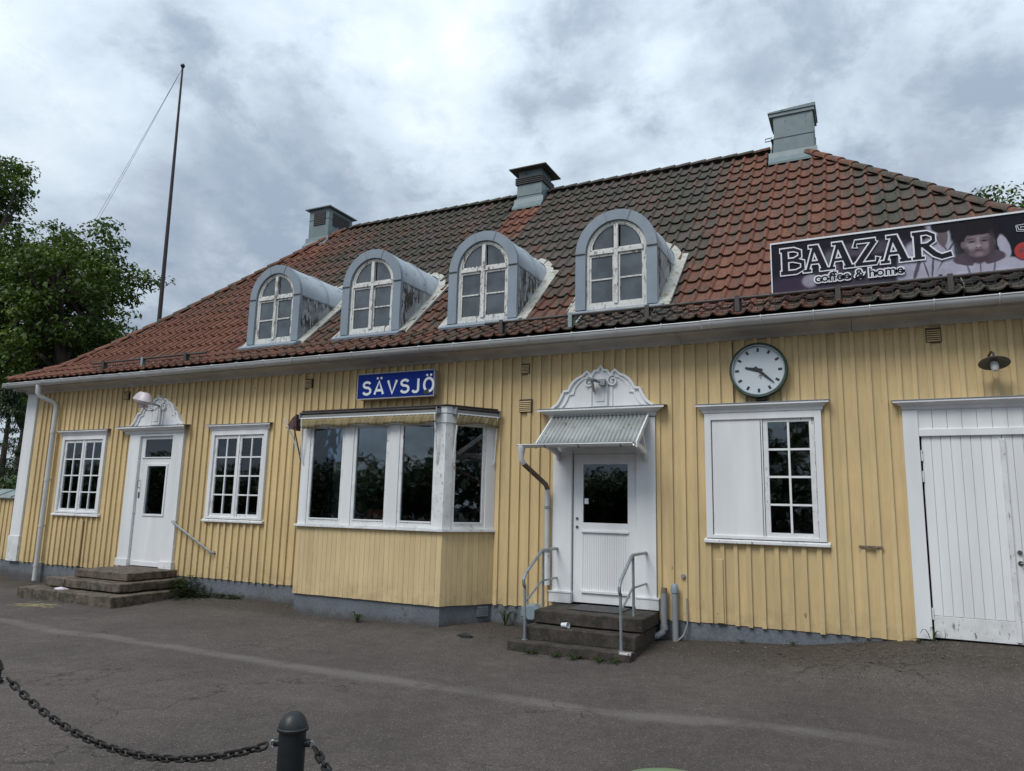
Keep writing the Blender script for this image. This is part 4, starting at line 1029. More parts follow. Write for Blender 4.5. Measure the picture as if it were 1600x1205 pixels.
spot(-.80, .00, .42, .22, .7, PU); spot(-.05, .10, .55, .16, .7, PM, 0, .6); spot(.10, .47, .42, .09, .8, PM, 0, .8); spot(-.55, .12, .10, .085, .5, (.30, .28, .34)); spot(-.30, .33, .10, .14, .7, (.17, .16, .2), 0, .7)
spot(.80, .22, .33, .30, .25, SH); spot(.60, .08, .17, .16, .3, SH, 0, .8); spot(.86, .52, .17, .20, .2, SH, 20); spot(.70, .60, .10, .14, .5, BK, 30)
spot(.66, .12, .022, .15, .8, PM, -18); spot(.83, .14, .012, .17, .9, PM, -6); spot(.76, .10, .010, .12, .9, PM, 12); spot(1.0, .30, .012, .22, .9, PM, -30); spot(.93, .43, .012, .16, .8, PM, 28)
spot(.955, .52, .055, .15, .25, SK); spot(.955, .635, .12, .085, .25, BK); spot(1.12, .40, .06, .35, .5, BK, 0, .9)
spot(1.36, -.02, .50, .20, .15, SH); spot(1.12, .05, .16, .14, .3, SH); spot(1.565, .29, .055, .15, .3, SH, 12); spot(1.20, .02, .012, .12, .9, PM, 10, .8); spot(1.45, .02, .012, .12, .9, PM, -10, .8)
spot(1.31, .185, .265, .095, .14, (.085, .062, .082)); spot(1.31, .085, .07, .06, .3, SH); spot(1.315, .06, .006, .09, .8, PM)
spot(1.315, .475, .215, .185, .12, BK); spot(1.31, .20, .09, .09, .4, (.075, .055, .065))
spot(1.313, .355, .150, .168, .10, SK, 0, 1, False); spot(1.155, .36, .022, .045, .3, SK, 0, 1, False); spot(1.468, .36, .020, .042, .3, (.09, .07, .08), 0, 1, False)
spot(1.31, .565, .190, .105, .16, BK)
spot(1.315, .44, .075, .028, .9, (.22, .175, .19), 0, 1, False); spot(1.235, .34, .060, .050, 1.1, SL_, 0, 1, False); spot(1.385, .335, .050, .045, 1.2, (.26, .21, .225), 0, 1, False); spot(1.312, .375, .016, .06, 1.2, SL_, 0, .8, False)
spot(1.312, .332, .028, .022, .8, (.37, .31, .33), 0, 1, False); spot(1.315, .228, .045, .022, 1., (.26, .21, .22), 0, 1, False); spot(1.45, .33, .035, .14, 1.1, (.065, .05, .06), 0, .9, False); spot(1.185, .27, .03, .07, 1.2, (.075, .058, .068), 0, .8, False)
for e_ in (1.245, 1.378): spot(e_, .388, .036, .016, 1.0, (.10, .075, .088), 0, .9, False); spot(e_, .390, .032, .0055, .5, (.010, .008, .011), 3 if e_ < 1.3 else -3, 1, False); spot(e_, .425, .040, .006, .9, (.045, .035, .04), 5 if e_ < 1.3 else -5, .8, False)
for e_ in (1.295, 1.330): spot(e_, .314, .009, .005, .8, (.03, .022, .025), 0, 1, False)
spot(1.313, .275, .040, .006, .6, (.035, .022, .026), 0, 1, False); spot(1.313, .262, .028, .008, .9, (.24, .15, .165), 0, .9, False); spot(1.313, .288, .026, .006, .9, (.19, .12, .135), 0, .8, False)
c = g.mulc(c, g.mr(g.noise(P, 5, 4), .3, .7, .86, 1.08)); c = g.mulc(c, g.mr(g.noise(g.scale(P, (1, 1, .2)), 22, 4), .3, .7, .95, 1.04))
g.L(c, b.inputs['Base Color']); b.inputs['Roughness'].default_value = .45; b.inputs['Specular IOR Level'].default_value = .15
PRINT = mt
MB().box(BXa, BXb, by, by+.03, BZ0, BZ1).build('backing', PRINT, BN)
MB().box(BXa-.015, BXb+.015, by-.014, by+.04, BZ1, BZ1+.022).box(BXa-.015, BXb+.015, by-.014, by+.04, BZ0-.02, BZ0).box(BXa-.015, BXa, by-.014, by+.04, BZ0, BZ1).box(BXb, BXb+.015, by-.014, by+.04, BZ0, BZ1).build('frame', SIGNW, BN)
def flat(poly, layer, name, mat, parent): 
    y = by-.0015*layer; return MB().prism_y(poly, y-.001, y+.0003).build(name, mat, parent)
def ell(cx, cz, a, b2, n=28, a0=0, a1=360): return [(cx+a*math.cos(math.radians(a0+(a1-a0)*i/n)), cz+b2*math.sin(math.radians(a0+(a1-a0)*i/n))) for i in range(n+(0 if a1-a0 == 360 else 1))]
H0 = BZ0
flat(ell(1.755, H0+.205, .098, .105), 6, 'print_shape', PRED, BN)
for i_, a in enumerate(((1.72, .25, 1.72, .19), (1.76, .27, 1.76, .22), (1.78, .19, 1.82, .16), (1.70, .21, 1.79, .215))): MB().ribbon([(a[0], H0+a[1]), (a[2], H0+a[3])], .010, by-.0115-i_*.0004, by-.0095).build('print_shape', GREY7, BN)
MB().ribbon([(a-.08, H0+b2-.06) for a, b2 in [(1.79, .57), (1.80, .53), (1.85, .52), (1.87, .55), (1.82, .56), (1.82, .54)]], .007, by-.0115, by-.0095).build('print_letter', PWHT, BN)
MB().ribbon([(a-.08, H0+b2-.06) for a, b2 in [(1.775, .58), (1.78, .51), (1.86, .50), (1.98, .51), (2.0, .58), (1.9, .59), (1.775, .58)]], .006, by-.0120, by-.0095).build('print_letter', PWHT, BN)
# BAAZAR: slab-serif capitals, dark with a pale outline
def stroke_letters(ch):
    if ch == 'B': return [([(.14, 0), (.14, 1)], .19), ([(.0, .965), (.42, .965), (.60, .86), (.60, .66), (.42, .54), (.14, .54)], .11), ([(.42, .54), (.68, .42), (.68, .16), (.48, .04), (.0, .04)], .13)]
    if ch == 'A': return [([(.14, .0), (.42, 1.0)], .09), ([(.44, 1.0), (.76, .0)], .19), ([(.24, .34), (.64, .34)], .08), ([(.0, .03), (.28, .03)], .08), ([(.58, .03), (.93, .03)], .08), ([(.22, .98), (.50, .98)], .08)]
    if ch == 'Z': return [([(.05, .74), (.08, .95), (.70, .95)], .11), ([(.68, .93), (.12, .05)], .16), ([(.04, .05), (.70, .05), (.76, .26)], .11)]
    if ch == 'R': return [([(.14, 0), (.14, 1)], .19), ([(.0, .965), (.42, .965), (.60, .84), (.60, .64), (.42, .50), (.14, .50)], .11), ([(.32, .50), (.62, .12), (.80, .0), (1.08, .07)], .16), ([(-.02, .03), (.32, .03)], .08)]
LI = 0
for ch, xL, wS in (('B', -.905, .40), ('A', -.63, .345), ('A', -.35, .35), ('Z', -.03, .36), ('A', .27, .36), ('R', .63, .375)):
    z0_ = H0+.245; sc = .335
    for pth, w_ in stroke_letters(ch):
        pp = [(xL+a*wS, z0_+b2*sc) for a, b2 in pth]
        def ext(p, e):
            a, b2 = Vector(p[0]), Vector(p[1]); c_, d_ = Vector(p[-2]), Vector(p[-1])
            return [tuple(a-(b2-a).normalized()*e)]+[tuple(q) for q in p[1:-1]]+[tuple(d_+(d_-c_).normalized()*e)]
        LI += 1
        MB().ribbon(ext(pp, .012), w_*.37+.036, by-.0150-LI*.00012, by-.0125).build('letter_outline', PWHT, BN)
        MB().ribbon(pp, w_*.37, by-.0190-LI*.00012, by-.0185).build('letter', GREY1, BN)
def text_obj(txt, size, loc, mat, name, parent, off=0., ext=.001, sx=1.):
    cu_ = bpy.data.curves.new(name, 'FONT'); cu_.body = txt; cu_.size = size; cu_.offset = off; cu_.extrude = ext; cu_.resolution_u = 3; cu_.space_character = 1.02
    tmp = bpy.data.objects.new(name, cu_); COL.objects.link(tmp); dg = bpy.context.evaluated_depsgraph_get()
    me = bpy.data.meshes.new_from_object(tmp.evaluated_get(dg)); bpy.data.objects.remove(tmp)
    ob = bpy.data.objects.new(name, me); COL.objects.link(ob); me.materials.clear(); me.materials.append(mat)
    me.transform(Matrix.Translation(loc) @ Matrix.Rotation(PI/2, 4, 'X') @ Matrix.Diagonal((sx, 1, 1, 1)))
    # one object per glyph
    bm = bmesh.new(); bm.from_mesh(me); left = set(bm.verts); isl = []
    while left:
        st_ = [left.pop()]; cur = set(st_)
        while st_:
            v = st_.pop()
            for e in v.link_edges:
                w = e.other_vert(v)
                if w in left: left.discard(w); cur.add(w); st_.append(w)
        isl.append(cur)
    for cur in isl:
        ix = {v: i for i, v in enumerate(cur)}; fs = [tuple(ix[v] for v in f_.verts) for f_ in bm.faces if f_.verts[0] in cur]
        if fs: MB().add([tuple(v.co) for v in cur], fs).build(name, mat, parent, fix=False)
    bm.free(); bpy.data.objects.remove(ob)
text_obj('coffee & home', .165, (-.50, by-.0240, H0+.085), PWHT, 'letter_outline', BN, .018, .001, 1.02)
text_obj('coffee & home', .165, (-.50, by-.0270, H0+.085), GREY1, 'letter', BN, .0018, .001, 1.02)
for a in (-.62, .9): MB().box(a-.02, a+.02, by-.03, by+.05, BZ0-.06, BZ0+.02).build('clamp', BLACKM, BN)
MB().tube([(1.02, by-.02, BZ0+.0), (1.10, by-.06, 4.40), (1.13, by-.07, 4.30), (1.10, -.40, 4.14)], .008, 6).build('cable', CREAM, BN)

# ------------------------------------------------------------------ station name sign
SG = thing('name_sign', 'blue station name board lettered SÄVSJÖ above the bay window', 'sign', (-7.02, -.02, 3.33))
sx0, sx1, sz0, sz1, sy = -7.80, -6.25, 3.335, 3.775, -.20
rp = [(sx0, sz0), (sx1, sz0), (sx1, sz1), (sx0, sz1)]
MB().box(sx0, sx1+.0, sy+.012, -.026, sz0, sz1).build('box', CREAM, SG, bev=.035)
MB().box(sx0-.004, sx1+.004, sy, sy+.0115, sz0-.004, sz0+.014).box(sx0-.004, sx1+.004, sy, sy+.0115, sz1-.014, sz1+.004).box(sx0-.004, sx0+.014, sy, sy+.0115, sz0+.0145, sz1-.0145).box(sx1-.014, sx1+.004, sy, sy+.0115, sz0+.0145, sz1-.0145).build('frame', CREAM, SG)
MB().box(sx0+.0145, sx1-.0145, sy+.003, sy+.0118, sz0+.0145, sz1-.0145).build('panel', BLUES, SG)
def circ(cx, cz, rx, rz, a0, a1, n=16): return [(cx+rx*math.cos(math.radians(a0+(a1-a0)*i/n)), cz+rz*math.sin(math.radians(a0+(a1-a0)*i/n))) for i in range(n+1)]
def glyph(ch):
    S_ = circ(.27, .75, .22, .21, 20, 270, 16)+circ(.27, .29, .24, .25, 90, -160, 16)[1:]
    if ch == 'S': return [S_], .56
    if ch in 'AÄ': 
        g_ = [[(.03, 0), (.31, 1), (.59, 0)], [(.14, .30), (.48, .30)]]; return g_, .66
    if ch == 'V': return [[(.03, 1), (.31, 0), (.59, 1)]], .64
    if ch == 'J': return [circ(.17, .22, .17, .20, 200, 360, 12)+[(.34, 1.0), (.14, 1.0)]], .46
    if ch in 'OÖ': return [circ(.32, .5, .28, .48, 0, 360, 28)], .66
x = sx0+.125; hh = .225; zz0 = sz0+.075
for ch in 'SÄVSJÖ':
    gs_, wd = glyph(ch); sc = .315 if ch != 'J' else .33
    mb = MB(); li = 0
    for pth in gs_:
        if ch == 'J': pth = pth[:-1]
        mb.ribbon([(x+a*sc, zz0+b2*hh) for a, b2 in pth], .042, sy-.0030-.0008*li, sy+.0024); li += 1
    if ch == 'A' or ch == 'Ä': pass
    if ch in 'ÄÖ':
        for dx in (.20, .44): mb.prism_y(ell(x+dx*sc, zz0+hh*1.22, .021, .021, 14), sy-.003, sy+.0024)
    mb.build('letter', SIGNW, SG)
    x += wd*sc+.062
MB().prism_y([(sx1-.20, sz0+.05), (sx1-.17, sz0+.10), (sx1-.12, sz0+.12), (sx1-.09, sz0+.08), (sx1-.10, sz0+.04), (sx1-.15, sz0+.03)], sy-.006, sy+.0026).build('paint_damage', BLACKM, SG)

# ------------------------------------------------------------------ clock
CX, CZ, CR = -1.245, 3.455, .372
CK = thing('wall_clock', 'round white station clock with green rim above the half-boarded window', 'clock', (CX, 0, CZ))
MB().lathe([(0, .02), (CR*.80, .02), (CR*.98, .05), (CR, .08), (CR, .135), (CR*.97, .160), (CR*.915, .156), (CR*.90, .128), (CR*.90, .12)], (CX, -.0, CZ), 48, 'y').build('case', CLOCKG, CK, smooth=True)
MB().lathe([(0, .124), (CR*.93, .124)], (CX, 0, CZ), 48, 'y').build('dial', CLOCKW, CK)
MB().lathe([(CR*.90, .130), (CR*.905, .161), (CR*.875, .161), (CR*.87, .130)], (CX, 0, CZ), 48, 'y').build('rim', GALV, CK, smooth=True)
for k in range(12):
    a = math.radians(90-30*k); r0, r1 = (.248, .298)
    MB().ribbon([(CX+r0*math.cos(a), CZ+r0*math.sin(a)), (CX+r1*math.cos(a), CZ+r1*math.sin(a))], .030, -.128, -.125).build('hour_mark', BLACKM, CK)
def hand(ang, ln, w0, w1, tail, y):
    a = math.radians(90-ang); d = (math.cos(a), math.sin(a))
    MB().ribbon([(CX-d[0]*tail, CZ-d[1]*tail), (CX+d[0]*ln*.3, CZ+d[1]*ln*.3), (CX+d[0]*ln, CZ+d[1]*ln)], [w0*1.2, w0, w1], y-.004, y).build('hand', BLACKM, CK)
hand(283, .17, .044, .022, .05, -.132); hand(132, .255, .034, .012, .06, -.138)
MB().ribbon([(CX+.02, CZ-.075), (CX+.04, CZ-.09), (CX+.02, CZ-.105), (CX+.04, CZ-.12)], .008, -.1275, -.125).ribbon([(CX-.0, CZ-.10), (CX+.01, CZ-.07), (CX+.05, CZ-.07)], .006, -.1272, -.125).build('emblem', DARKM, CK)
MB().box(CX-.05, CX+.07, -.10, 0, CZ-CR-.03, CZ-CR+.02).build('bracket', DARKM, CK)

# ------------------------------------------------------------------ lamps
LP = thing('wall_lamp', 'small flat-shaded lamp with frosted bulb on the wall above the double doors', 'lamp', (1.30, 0, 3.4))
lc = (1.36, -.25, 3.36)
MB().tube([(1.34, -.025, 3.48), (1.35, -.18, 3.50), (1.36, -.25, 3.47), (1.36, -.25, 3.42)], .012, 8).build('arm', DARKM, LP, smooth=True)
LM = Matrix.Translation(lc) @ Matrix.Rotation(math.radians(-20), 4, 'X')
q = MB(); q.M = LM; q.lathe([(.0, .06), (.028, .06), (.035, .03), (.155, -.005), (.16, -.012), (.155, -.012), (.04, .015), (0, .02)], (0, 0, 0), 28).build('shade', LSH, LP, smooth=True)
q = MB(); q.M = LM; q.lathe([(.0, .0), (.035, .0), (.042, -.04), (.04, -.08), (.025, -.11), (0, -.12)], (0, 0, 0), 18).build('bulb', BULB, LP, smooth=True)
FLD = thing('wall_floodlight', 'pinkish grey outdoor lamp on a bracket over the side door pediment', 'lamp', (-12.9, 0, 3.43))
q = MB(); q.M = Matrix.Translation((-12.80, -.52, 3.50)) @ Matrix.Rotation(math.radians(10), 4, 'Y')
prf = [(0, .115), (.10, .110), (.17, .06), (.215, .0), (.19, -.03), (.10, -.055), (0, -.06)]
q.lathe(prf, (0, 0, 0), 20); v2 = [((x_+12.80)*1.15-12.80, (y_+.52)*.72-.52, (z_-3.5)*1.45+3.5) for x_, y_, z_ in q.v]; q.v = v2
q.build('shell', LAMPP, FLD, smooth=True)
MB().box(-12.88, -12.74, -.56, -.44, 3.36, 3.45).build('ballast_box', LAMPP, FLD, bev=.012)
MB().tube([(-12.74, -.48, 3.45), (-12.80, -.2, 3.45), (-12.86, -.08, 3.44)], .02, 10).lathe([(0, .02), (.045, .02), (.045, 0)], (-12.86, -.07, 3.44), 14, 'y').build('arm', GALV, FLD, smooth=True)
MB().tube([(-12.80, -.5, 3.36), (-12.74, -.45, 3.30), (-12.72, -.3, 3.33), (-12.85, -.1, 3.44)], .007, 6).build('cable', DARKM, FLD)
PL_ = thing('small_wall_lamp', 'little grey lamp clipped to the pediment keystone above the main door', 'lamp', (-3.47, -.1, 3.4))
MB().lathe([(0, .02), (.06, .018), (.085, .0), (.06, -.012), (0, -.014)], (-3.53, -.26, 3.43), 18).box(-3.45, -3.36, -.19, -.113, 3.36, 3.45).tube([(-3.53, -.26, 3.43), (-3.43, -.17, 3.41)], .022, 8).build('head', GALV, PL_, smooth=True)
MB().tube([(-3.53, -.24, 3.42), (-3.54, -.16, 3.33), (-3.54, -.12, 3.28)], .02, 8).build('stem', CREAM, PL_, smooth=True)

# ------------------------------------------------------------------ awnings on the bay
def awning(name, label, M_, L_, x0, x1):
    T = thing(name, label, 'awning', tuple(M_ @ Vector(((x0+x1)/2, 0, 2.9))), 'rolled awnings around the bay window')
    mbm(M_).box(x0, x1, -.13, -.012, 3.03, 3.055).build('cover_board', DARKM, T)
    mbm(M_).tube([(x0+.01, -.075, 2.995), (x1-.01, -.075, 2.995)], .034, 12).build('roller', CREAM, T, smooth=True)
    mbm(M_).box(x0, x1, -.125, -.105, 2.945, 2.965).build('front_bar', SIGNW, T)
    # wrinkled valance
    n = max(20, int((x1-x0)/.02)); vs = []
    for j, z_ in enumerate((2.945, 2.90, 2.85, 2.80)):
        for i in range(n+1):
            t_ = i/n; xx = x0+.02+(x1-x0-.04)*t_
            vs.append((xx, -.115+.012*j/3*math.sin(xx*37)+.008*math.sin(xx*83+j*1.3), z_-(.02*math.sin(xx*9) if j == 3 else 0)+.012*(4*t_*(1-t_))*j/3*1.5))
    fs = [(j*(n+1)+i, j*(n+1)+i+1, (j+1)*(n+1)+i+1, (j+1)*(n+1)+i) for j in range(3) for i in range(n)]
    k_ = mbm(M_).add(vs, fs).build('valance', AWN, T, smooth='full', fix=False)
    md_ = k_.modifiers.new('solid', 'SOLIDIFY'); md_.thickness = .004
    for xx in (x0, x1-.02): mbm(M_).box(xx, xx+.02, -.135, -.0, 2.95, 3.05).build('end_bracket', GALV, T)
    for xx in (x0+.05, x1-.05): mbm(M_).tube([(xx, -.12, 2.95), (xx+(.02 if xx > (x0+x1)/2 else -.02), -.03, 2.30), (xx, -.02, 2.22)], .012, 6).build('arm', WHITEW, T)
    return T
awning('awning', 'ochre rolled-up awning along the front of the bay window', FM, FL_, .0, FL_-.09)
awning('awning', 'short ochre rolled-up awning over the right side of the bay', SMr, SL, .09, SL-.01)
AW = thing('awning', 'dark maroon folded awning sticking out at the bay left corner', 'awning', (-8.6, -.6, 2.8), 'rolled awnings around the bay window')
mbm(SMl).tube([(.1, -.075, 2.995), (SL-.02, -.075, 2.995)], .034, 10).build('roller', CREAM, AW)
q = MB(); q.add([(-8.82, -.62, 3.00), (-8.50, -.86, 3.03), (-8.86, -.70, 2.83), (-8.52, -.82, 2.76), (-8.82, -.5, 3.00), (-8.50, -.74, 3.03), (-8.86, -.58, 2.83), (-8.52, -.72, 2.76)], [(0, 1, 3, 2), (4, 6, 7, 5), (0, 4, 5, 1), (2, 3, 7, 6), (0, 2, 6, 4), (1, 5, 7, 3)]); q.build('cloth', MAROON, AW)
MB().tube([(-8.86, -.75, 2.98), (-8.62, -.60, 2.40), (-8.50, -.60, 2.22)], .013, 6).build('arm', WHITEW, AW); MB().tube([(-8.60, -.80, 2.85), (-8.47, -.72, 2.28)], .012, 6).build('arm', DARKM, AW)

# ------------------------------------------------------------------ canopy over main door
CN = thing('door_canopy', 'corrugated metal canopy with its own gutter and downpipe over the main door', 'canopy', (-3.5, -.05, 2.9))
ca0, ca1 = -4.20, -2.76; A0 = (-.06, 2.935); A1 = (-.66, 2.475)
n = 24*8; vs = []
for (yy, zz) in (A0, (-.36, 2.71), A1):
    for i in range(n+1):
        xx = ca0+(ca1-ca0)*i/n; h = .013*math.sin(2*PI*24*i/n); vs.append((xx, yy-h*.6, zz+h*.8))
fs = [(j*(n+1)+i, j*(n+1)+i+1, (j+1)*(n+1)+i+1, (j+1)*(n+1)+i) for j in range(2) for i in range(n)]
cs_ = MB().add(vs, fs).build('corrugated_sheet', CANM, CN, smooth='full', fix=False); md_ = cs_.modifiers.new('solid', 'SOLIDIFY'); md_.thickness = .003
for xx, nm in ((ca0-.022, 'l'), (ca1, 'r')):
    MB().prism_x([(A0[0], A0[1]+.02), (A0[0], A0[1]-.07), (A1[0]-.01, A1[1]-.06), (A1[0]-.01, A1[1]+.02)], xx, xx+.022).build('barge_board', WHITEW, CN)
MB().prism_x([(-.635, 2.44), (-.60, 2.44), (-.60, 2.49), (-.635, 2.465)], ca0, ca1).build('front_rail', WHITE, CN)
MB().box(ca0, ca1, -.09, -.061, 2.84, 2.915).build('wall_plate', WHITE, CN)
for xx in (ca0+.10, ca1-.02):
    MB().prism_x([(-.062, 2.34), (-.062, 2.42), (-.56, 2.50), (-.56, 2.44)], xx-.025, xx+.015).prism_x([(-.35, 2.72), (-.30, 2.72), (-.062, 2.30), (-.10, 2.28)], xx-.024, xx+.014).build('brace', WHITE, CN)
half_gutter(-4.47, -2.78, -.70, 2.465, .042, .004).build('gutter', GUTT, CN, smooth=True)
for xx in (-4.05, -3.55, -2.95): MB().tube([(xx, -.745, 2.475), (xx, -.735, 2.43), (xx, -.70, 2.418), (xx, -.65, 2.45)], .006, 5).build('gutter_clip', DARKM, CN)
MB().lathe([(.055, .03), (.058, .0), (.05, -.06), (.04, -.10), (.038, -.13)], (-4.42, -.70, 2.43), 14).build('outlet', GUTT, CN, smooth=True)
MB().tube([(-4.42, -.70, 2.32), (-4.42, -.70, 2.26), (-4.40, -.66, 2.20)], .036, 12).build('pipe_bend', GUTT, CN, smooth=True)
MB().tube([(-4.40, -.66, 2.20), (-4.30, -.30, 2.0), (-4.27, -.16, 1.93), (-4.265, -.11, 1.86)], .036, 12).build('rusty_pipe_bend', RUST, CN, smooth=True)
MB().tube([(-4.265, -.11, 1.86), (-4.255, -.11, .50)], .037, 12).build('downpipe', GUTT, CN, smooth=True)
MB().tube([(-4.257, -.11, .95), (-4.255, -.11, .495)], .048, 12).build('lower_sleeve', WHITEW, CN, smooth=True)
for z_ in (1.6, .98): MB().lathe([(.037, -.02), (.045, -.02), (.045, .02), (.037, .02)], (-4.26, -.11, z_), 12).build('pipe_collar', GALV, CN)

# ------------------------------------------------------------------ steps
def rough_slab(x0, x1, y0, y1, z0, z1, amp=.008, step=.07):
    bm = bmesh.new(); bmesh.ops.create_cube(bm, size=1)
    bmesh.ops.scale(bm, vec=(x1-x0, y1-y0, z1-z0), verts=bm.verts); bmesh.ops.translate(bm, vec=((x0+x1)/2, (y0+y1)/2, (z0+z1)/2), verts=bm.verts)
    bmesh.ops.bevel(bm, geom=bm.edges[:], offset=.012, segments=1, affect='EDGES')
    for ax, (a, b2) in enumerate(((x0, x1), (y0, y1))):
        k = int((b2-a)/step)
        for i in range(1, k):
            co = [0, 0, 0]; no = [0, 0, 0]; co[ax] = a+(b2-a)*i/k; no[ax] = 1
            bmesh.ops.bisect_plane(bm, geom=bm.verts[:]+bm.edges[:]+bm.faces[:], plane_co=co, plane_no=no)
    for v in bm.verts:
        q = v.co; v.co += Vector((math.sin(q.y*23+q.z*31), math.sin(q.x*19+q.z*17), math.sin(q.x*13+q.y*11)*.6))*amp*.5+Vector((random.uniform(-1, 1), random.uniform(-1, 1), random.uniform(-.4, .4)))*amp*.35
    vs = [tuple(v.co) for v in bm.verts]; bm.verts.index_update(); fs = [tuple(v.index for v in f_.verts) for f_ in bm.faces]; bm.free(); return MB().add(vs, fs)
LSP = thing('stone_steps', 'three brown granite steps fanning out below the side door', 'steps', (-12.8, -.6, -.2))
rough_slab(-13.45, -11.97, -1.08, 0.0, .125, .262).build('step', STONE, LSP)
for a, b2 in ((-13.85, -13.28), (-13.275, -12.55), (-12.545, -11.76)): rough_slab(a, b2, -1.36, 0.0, -.035, .112).build('step', STONE, LSP)
for a, b2 in ((-14.15, -12.9), (-12.895, -11.52)): rough_slab(a, b2, -1.66, 0.0, -.30, -.06).build('step', STONE, LSP)
MSP = thing('concrete_steps', 'dark mossy concrete steps with handrails below the main door', 'steps', (-3.4, -.6, -.2))
rough_slab(-4.11, -2.63, -.87, .0, .085, .25, .006).build('step', STONE2, MSP); rough_slab(-4.16, -2.655, -1.07, 0.0, -.105, .07, .007).build('step', STONE2, MSP)
rough_slab(-4.30, -2.66, -1.27, 0.0, -.33, -.10, .009).build('step', STONE2, MSP)
MB().box(-3.74, -3.02, -.62, -.06, .252, .266).build('doormat', BLACKM, MSP, bev=.003)
MB().prism_x([(-1.275, -.115), (-1.262, -.096), (-1.20, -.093), (-1.20, -.10), (-1.262, -.14)], -2.80, -2.66).build('chipped_edge', CREAM, MSP)
# handrails
def handrail(x, label, ys_, foot1, mid=None):
    T = thing('handrail', label, 'handrail', (x, -.6, 0), 'galvanised handrails of the main steps')
    yf, ym_, yb_ = ys_
    MB().tube([(x, yf+.01, .56), (x, yf-.03, .60), (x, yf-.035, .66), (x, yf+.03, .74), (x, ym_-.02, 1.0), (x, ym_+.04, 1.015), (x, yb_, 1.015)], .021, 10).build('top_rail', GALV, T, smooth=True)
    MB().tube([(x, yf+.01, .58), (x, yf+.03, foot1)], .019, 10).build('post', GALV, T, smooth=True)
    MB().tube([(x, ym_+.04, 1.0), (x, ym_+.06, .25)], .019, 10).build('post', GALV, T, smooth=True)
    MB().tube([(x, yf+.03, .37), (x, ym_-.0, .60), (x, yb_, .605)], .014, 8).build('lower_rail', GALV, T, smooth=True)
    MB().box(x-.018, x+.018, yb_-.012, yb_+.012, .59, 1.03).build('wall_post', GALV, T)
    MB().lathe([(0, .008), (.04, .008), (.04, 0)], (x, yf+.03, foot1), 14).build('foot_plate', GALV, T)
handrail(-4.12, 'left galvanised handrail of the main steps, beside the electrical box', (-1.15, -.60, .0), -.10)
handrail(-2.80, 'right galvanised handrail of the main steps, beside the grey pipes', (-1.22, -.72, .0), -.10)
WR = thing('wall_handrail', 'slanting grey handrail fixed to the wall beside the side door', 'handrail', (-11.6, -.08, .6))
MB().tube([(-12.15, -.03, 1.16), (-12.16, -.10, 1.17), (-12.10, -.10, 1.13), (-11.06, -.10, .64), (-11.02, -.09, .62), (-11.02, -.02, .62)], .018, 8).build('rail', GALV, WR, smooth=True)
for p in ((-12.15, 1.16), (-11.02, .62)): MB().lathe([(0, .02), (.035, .02), (.035, 0)], (p[0], -.02, p[1]), 12, 'y').build('bracket', GALV, WR)

# ------------------------------------------------------------------ pipes and box
B1 = thing('electrical_box', 'eight-sided blue-grey junction box low on the wall behind the left handrail', 'electrical box', (-4.45, -.06, .1))
oc = [(-4.47+.125*math.cos(math.radians(22.5+45*k)), .10+.125*math.sin(math.radians(22.5+45*k))) for k in range(8)]
MB().prism_y(oc, -.16, .005).build('case', BOXG, B1, bev=.01); MB().prism_y([(-4.47+(a+4.47)*.86, .10+(b2-.10)*.86) for a, b2 in oc], -.185, -.16).build('lid', BOXG, B1, bev=.008)
MB().tube([(-4.60, -.08, .16), (-4.66, -.09, .10), (-4.66, -.09, .0), (-4.60, -.08, -.03), (-4.56, -.08, .02)], .009, 6).tube([(-4.63, -.06, .2), (-4.63, -.05, .5)], .006, 5).build('cable', BOXG, B1)
MB().box(-4.65, -4.585, -.12, -.02, .03, .17).build('side_plug', BOXG, B1, bev=.008)
P1 = thing('drain_pipe', 'open-topped grey plastic pipe bending under the main steps', 'pipe', (-2.56, -.09, 0))
MB().tube([(-2.555, -.09, .50), (-2.555, -.09, .08), (-2.57, -.10, .0), (-2.63, -.13, -.05), (-2.76, -.18, -.07)], .044, 14, cap=False).build('pipe', PLAST, P1, smooth=True)
MB().lathe([(.052, -.03), (.052, .03), (.044, .03)], (-2.555, -.09, .06), 14).build('collar', PLAST, P1); MB().tube([(-2.555, -.09, .495), (-2.55, -.08, .57)], .040, 12).build('mouth', RUST, P1, smooth=True)
P2 = thing('capped_pipe', 'straight grey plastic pipe with a domed cap, right of the bent pipe', 'pipe', (-2.41, -.08, 0))
MB().tube([(-2.41, -.08, .53), (-2.405, -.08, -.12)], .040, 14).build('pipe', PLAST, P2, smooth=True)
MB().lathe([(0, .09), (.03, .08), (.047, .05), (.05, .0), (.05, -.03), (.042, -.03)], (-2.41, -.08, .545), 16).build('cap', BOXG, P2, smooth=True)
MB().tube([(-2.26, -.03, .45), (-2.255, -.04, .12), (-2.30, -.07, -.02), (-2.37, -.09, -.09)], .012, 6).build('cable', PLAST, P2, smooth=True)
K1 = thing('wall_tap', 'small round grey fitting on the wall above the capped pipe', 'tap', (-2.30, 0, .73))
MB().lathe([(0, .07), (.022, .07), (.032, .05), (.034, .025), (.028, 0)], (-2.30, -.0, .73), 16, 'y').build('knob', GALV, K1, smooth=True)

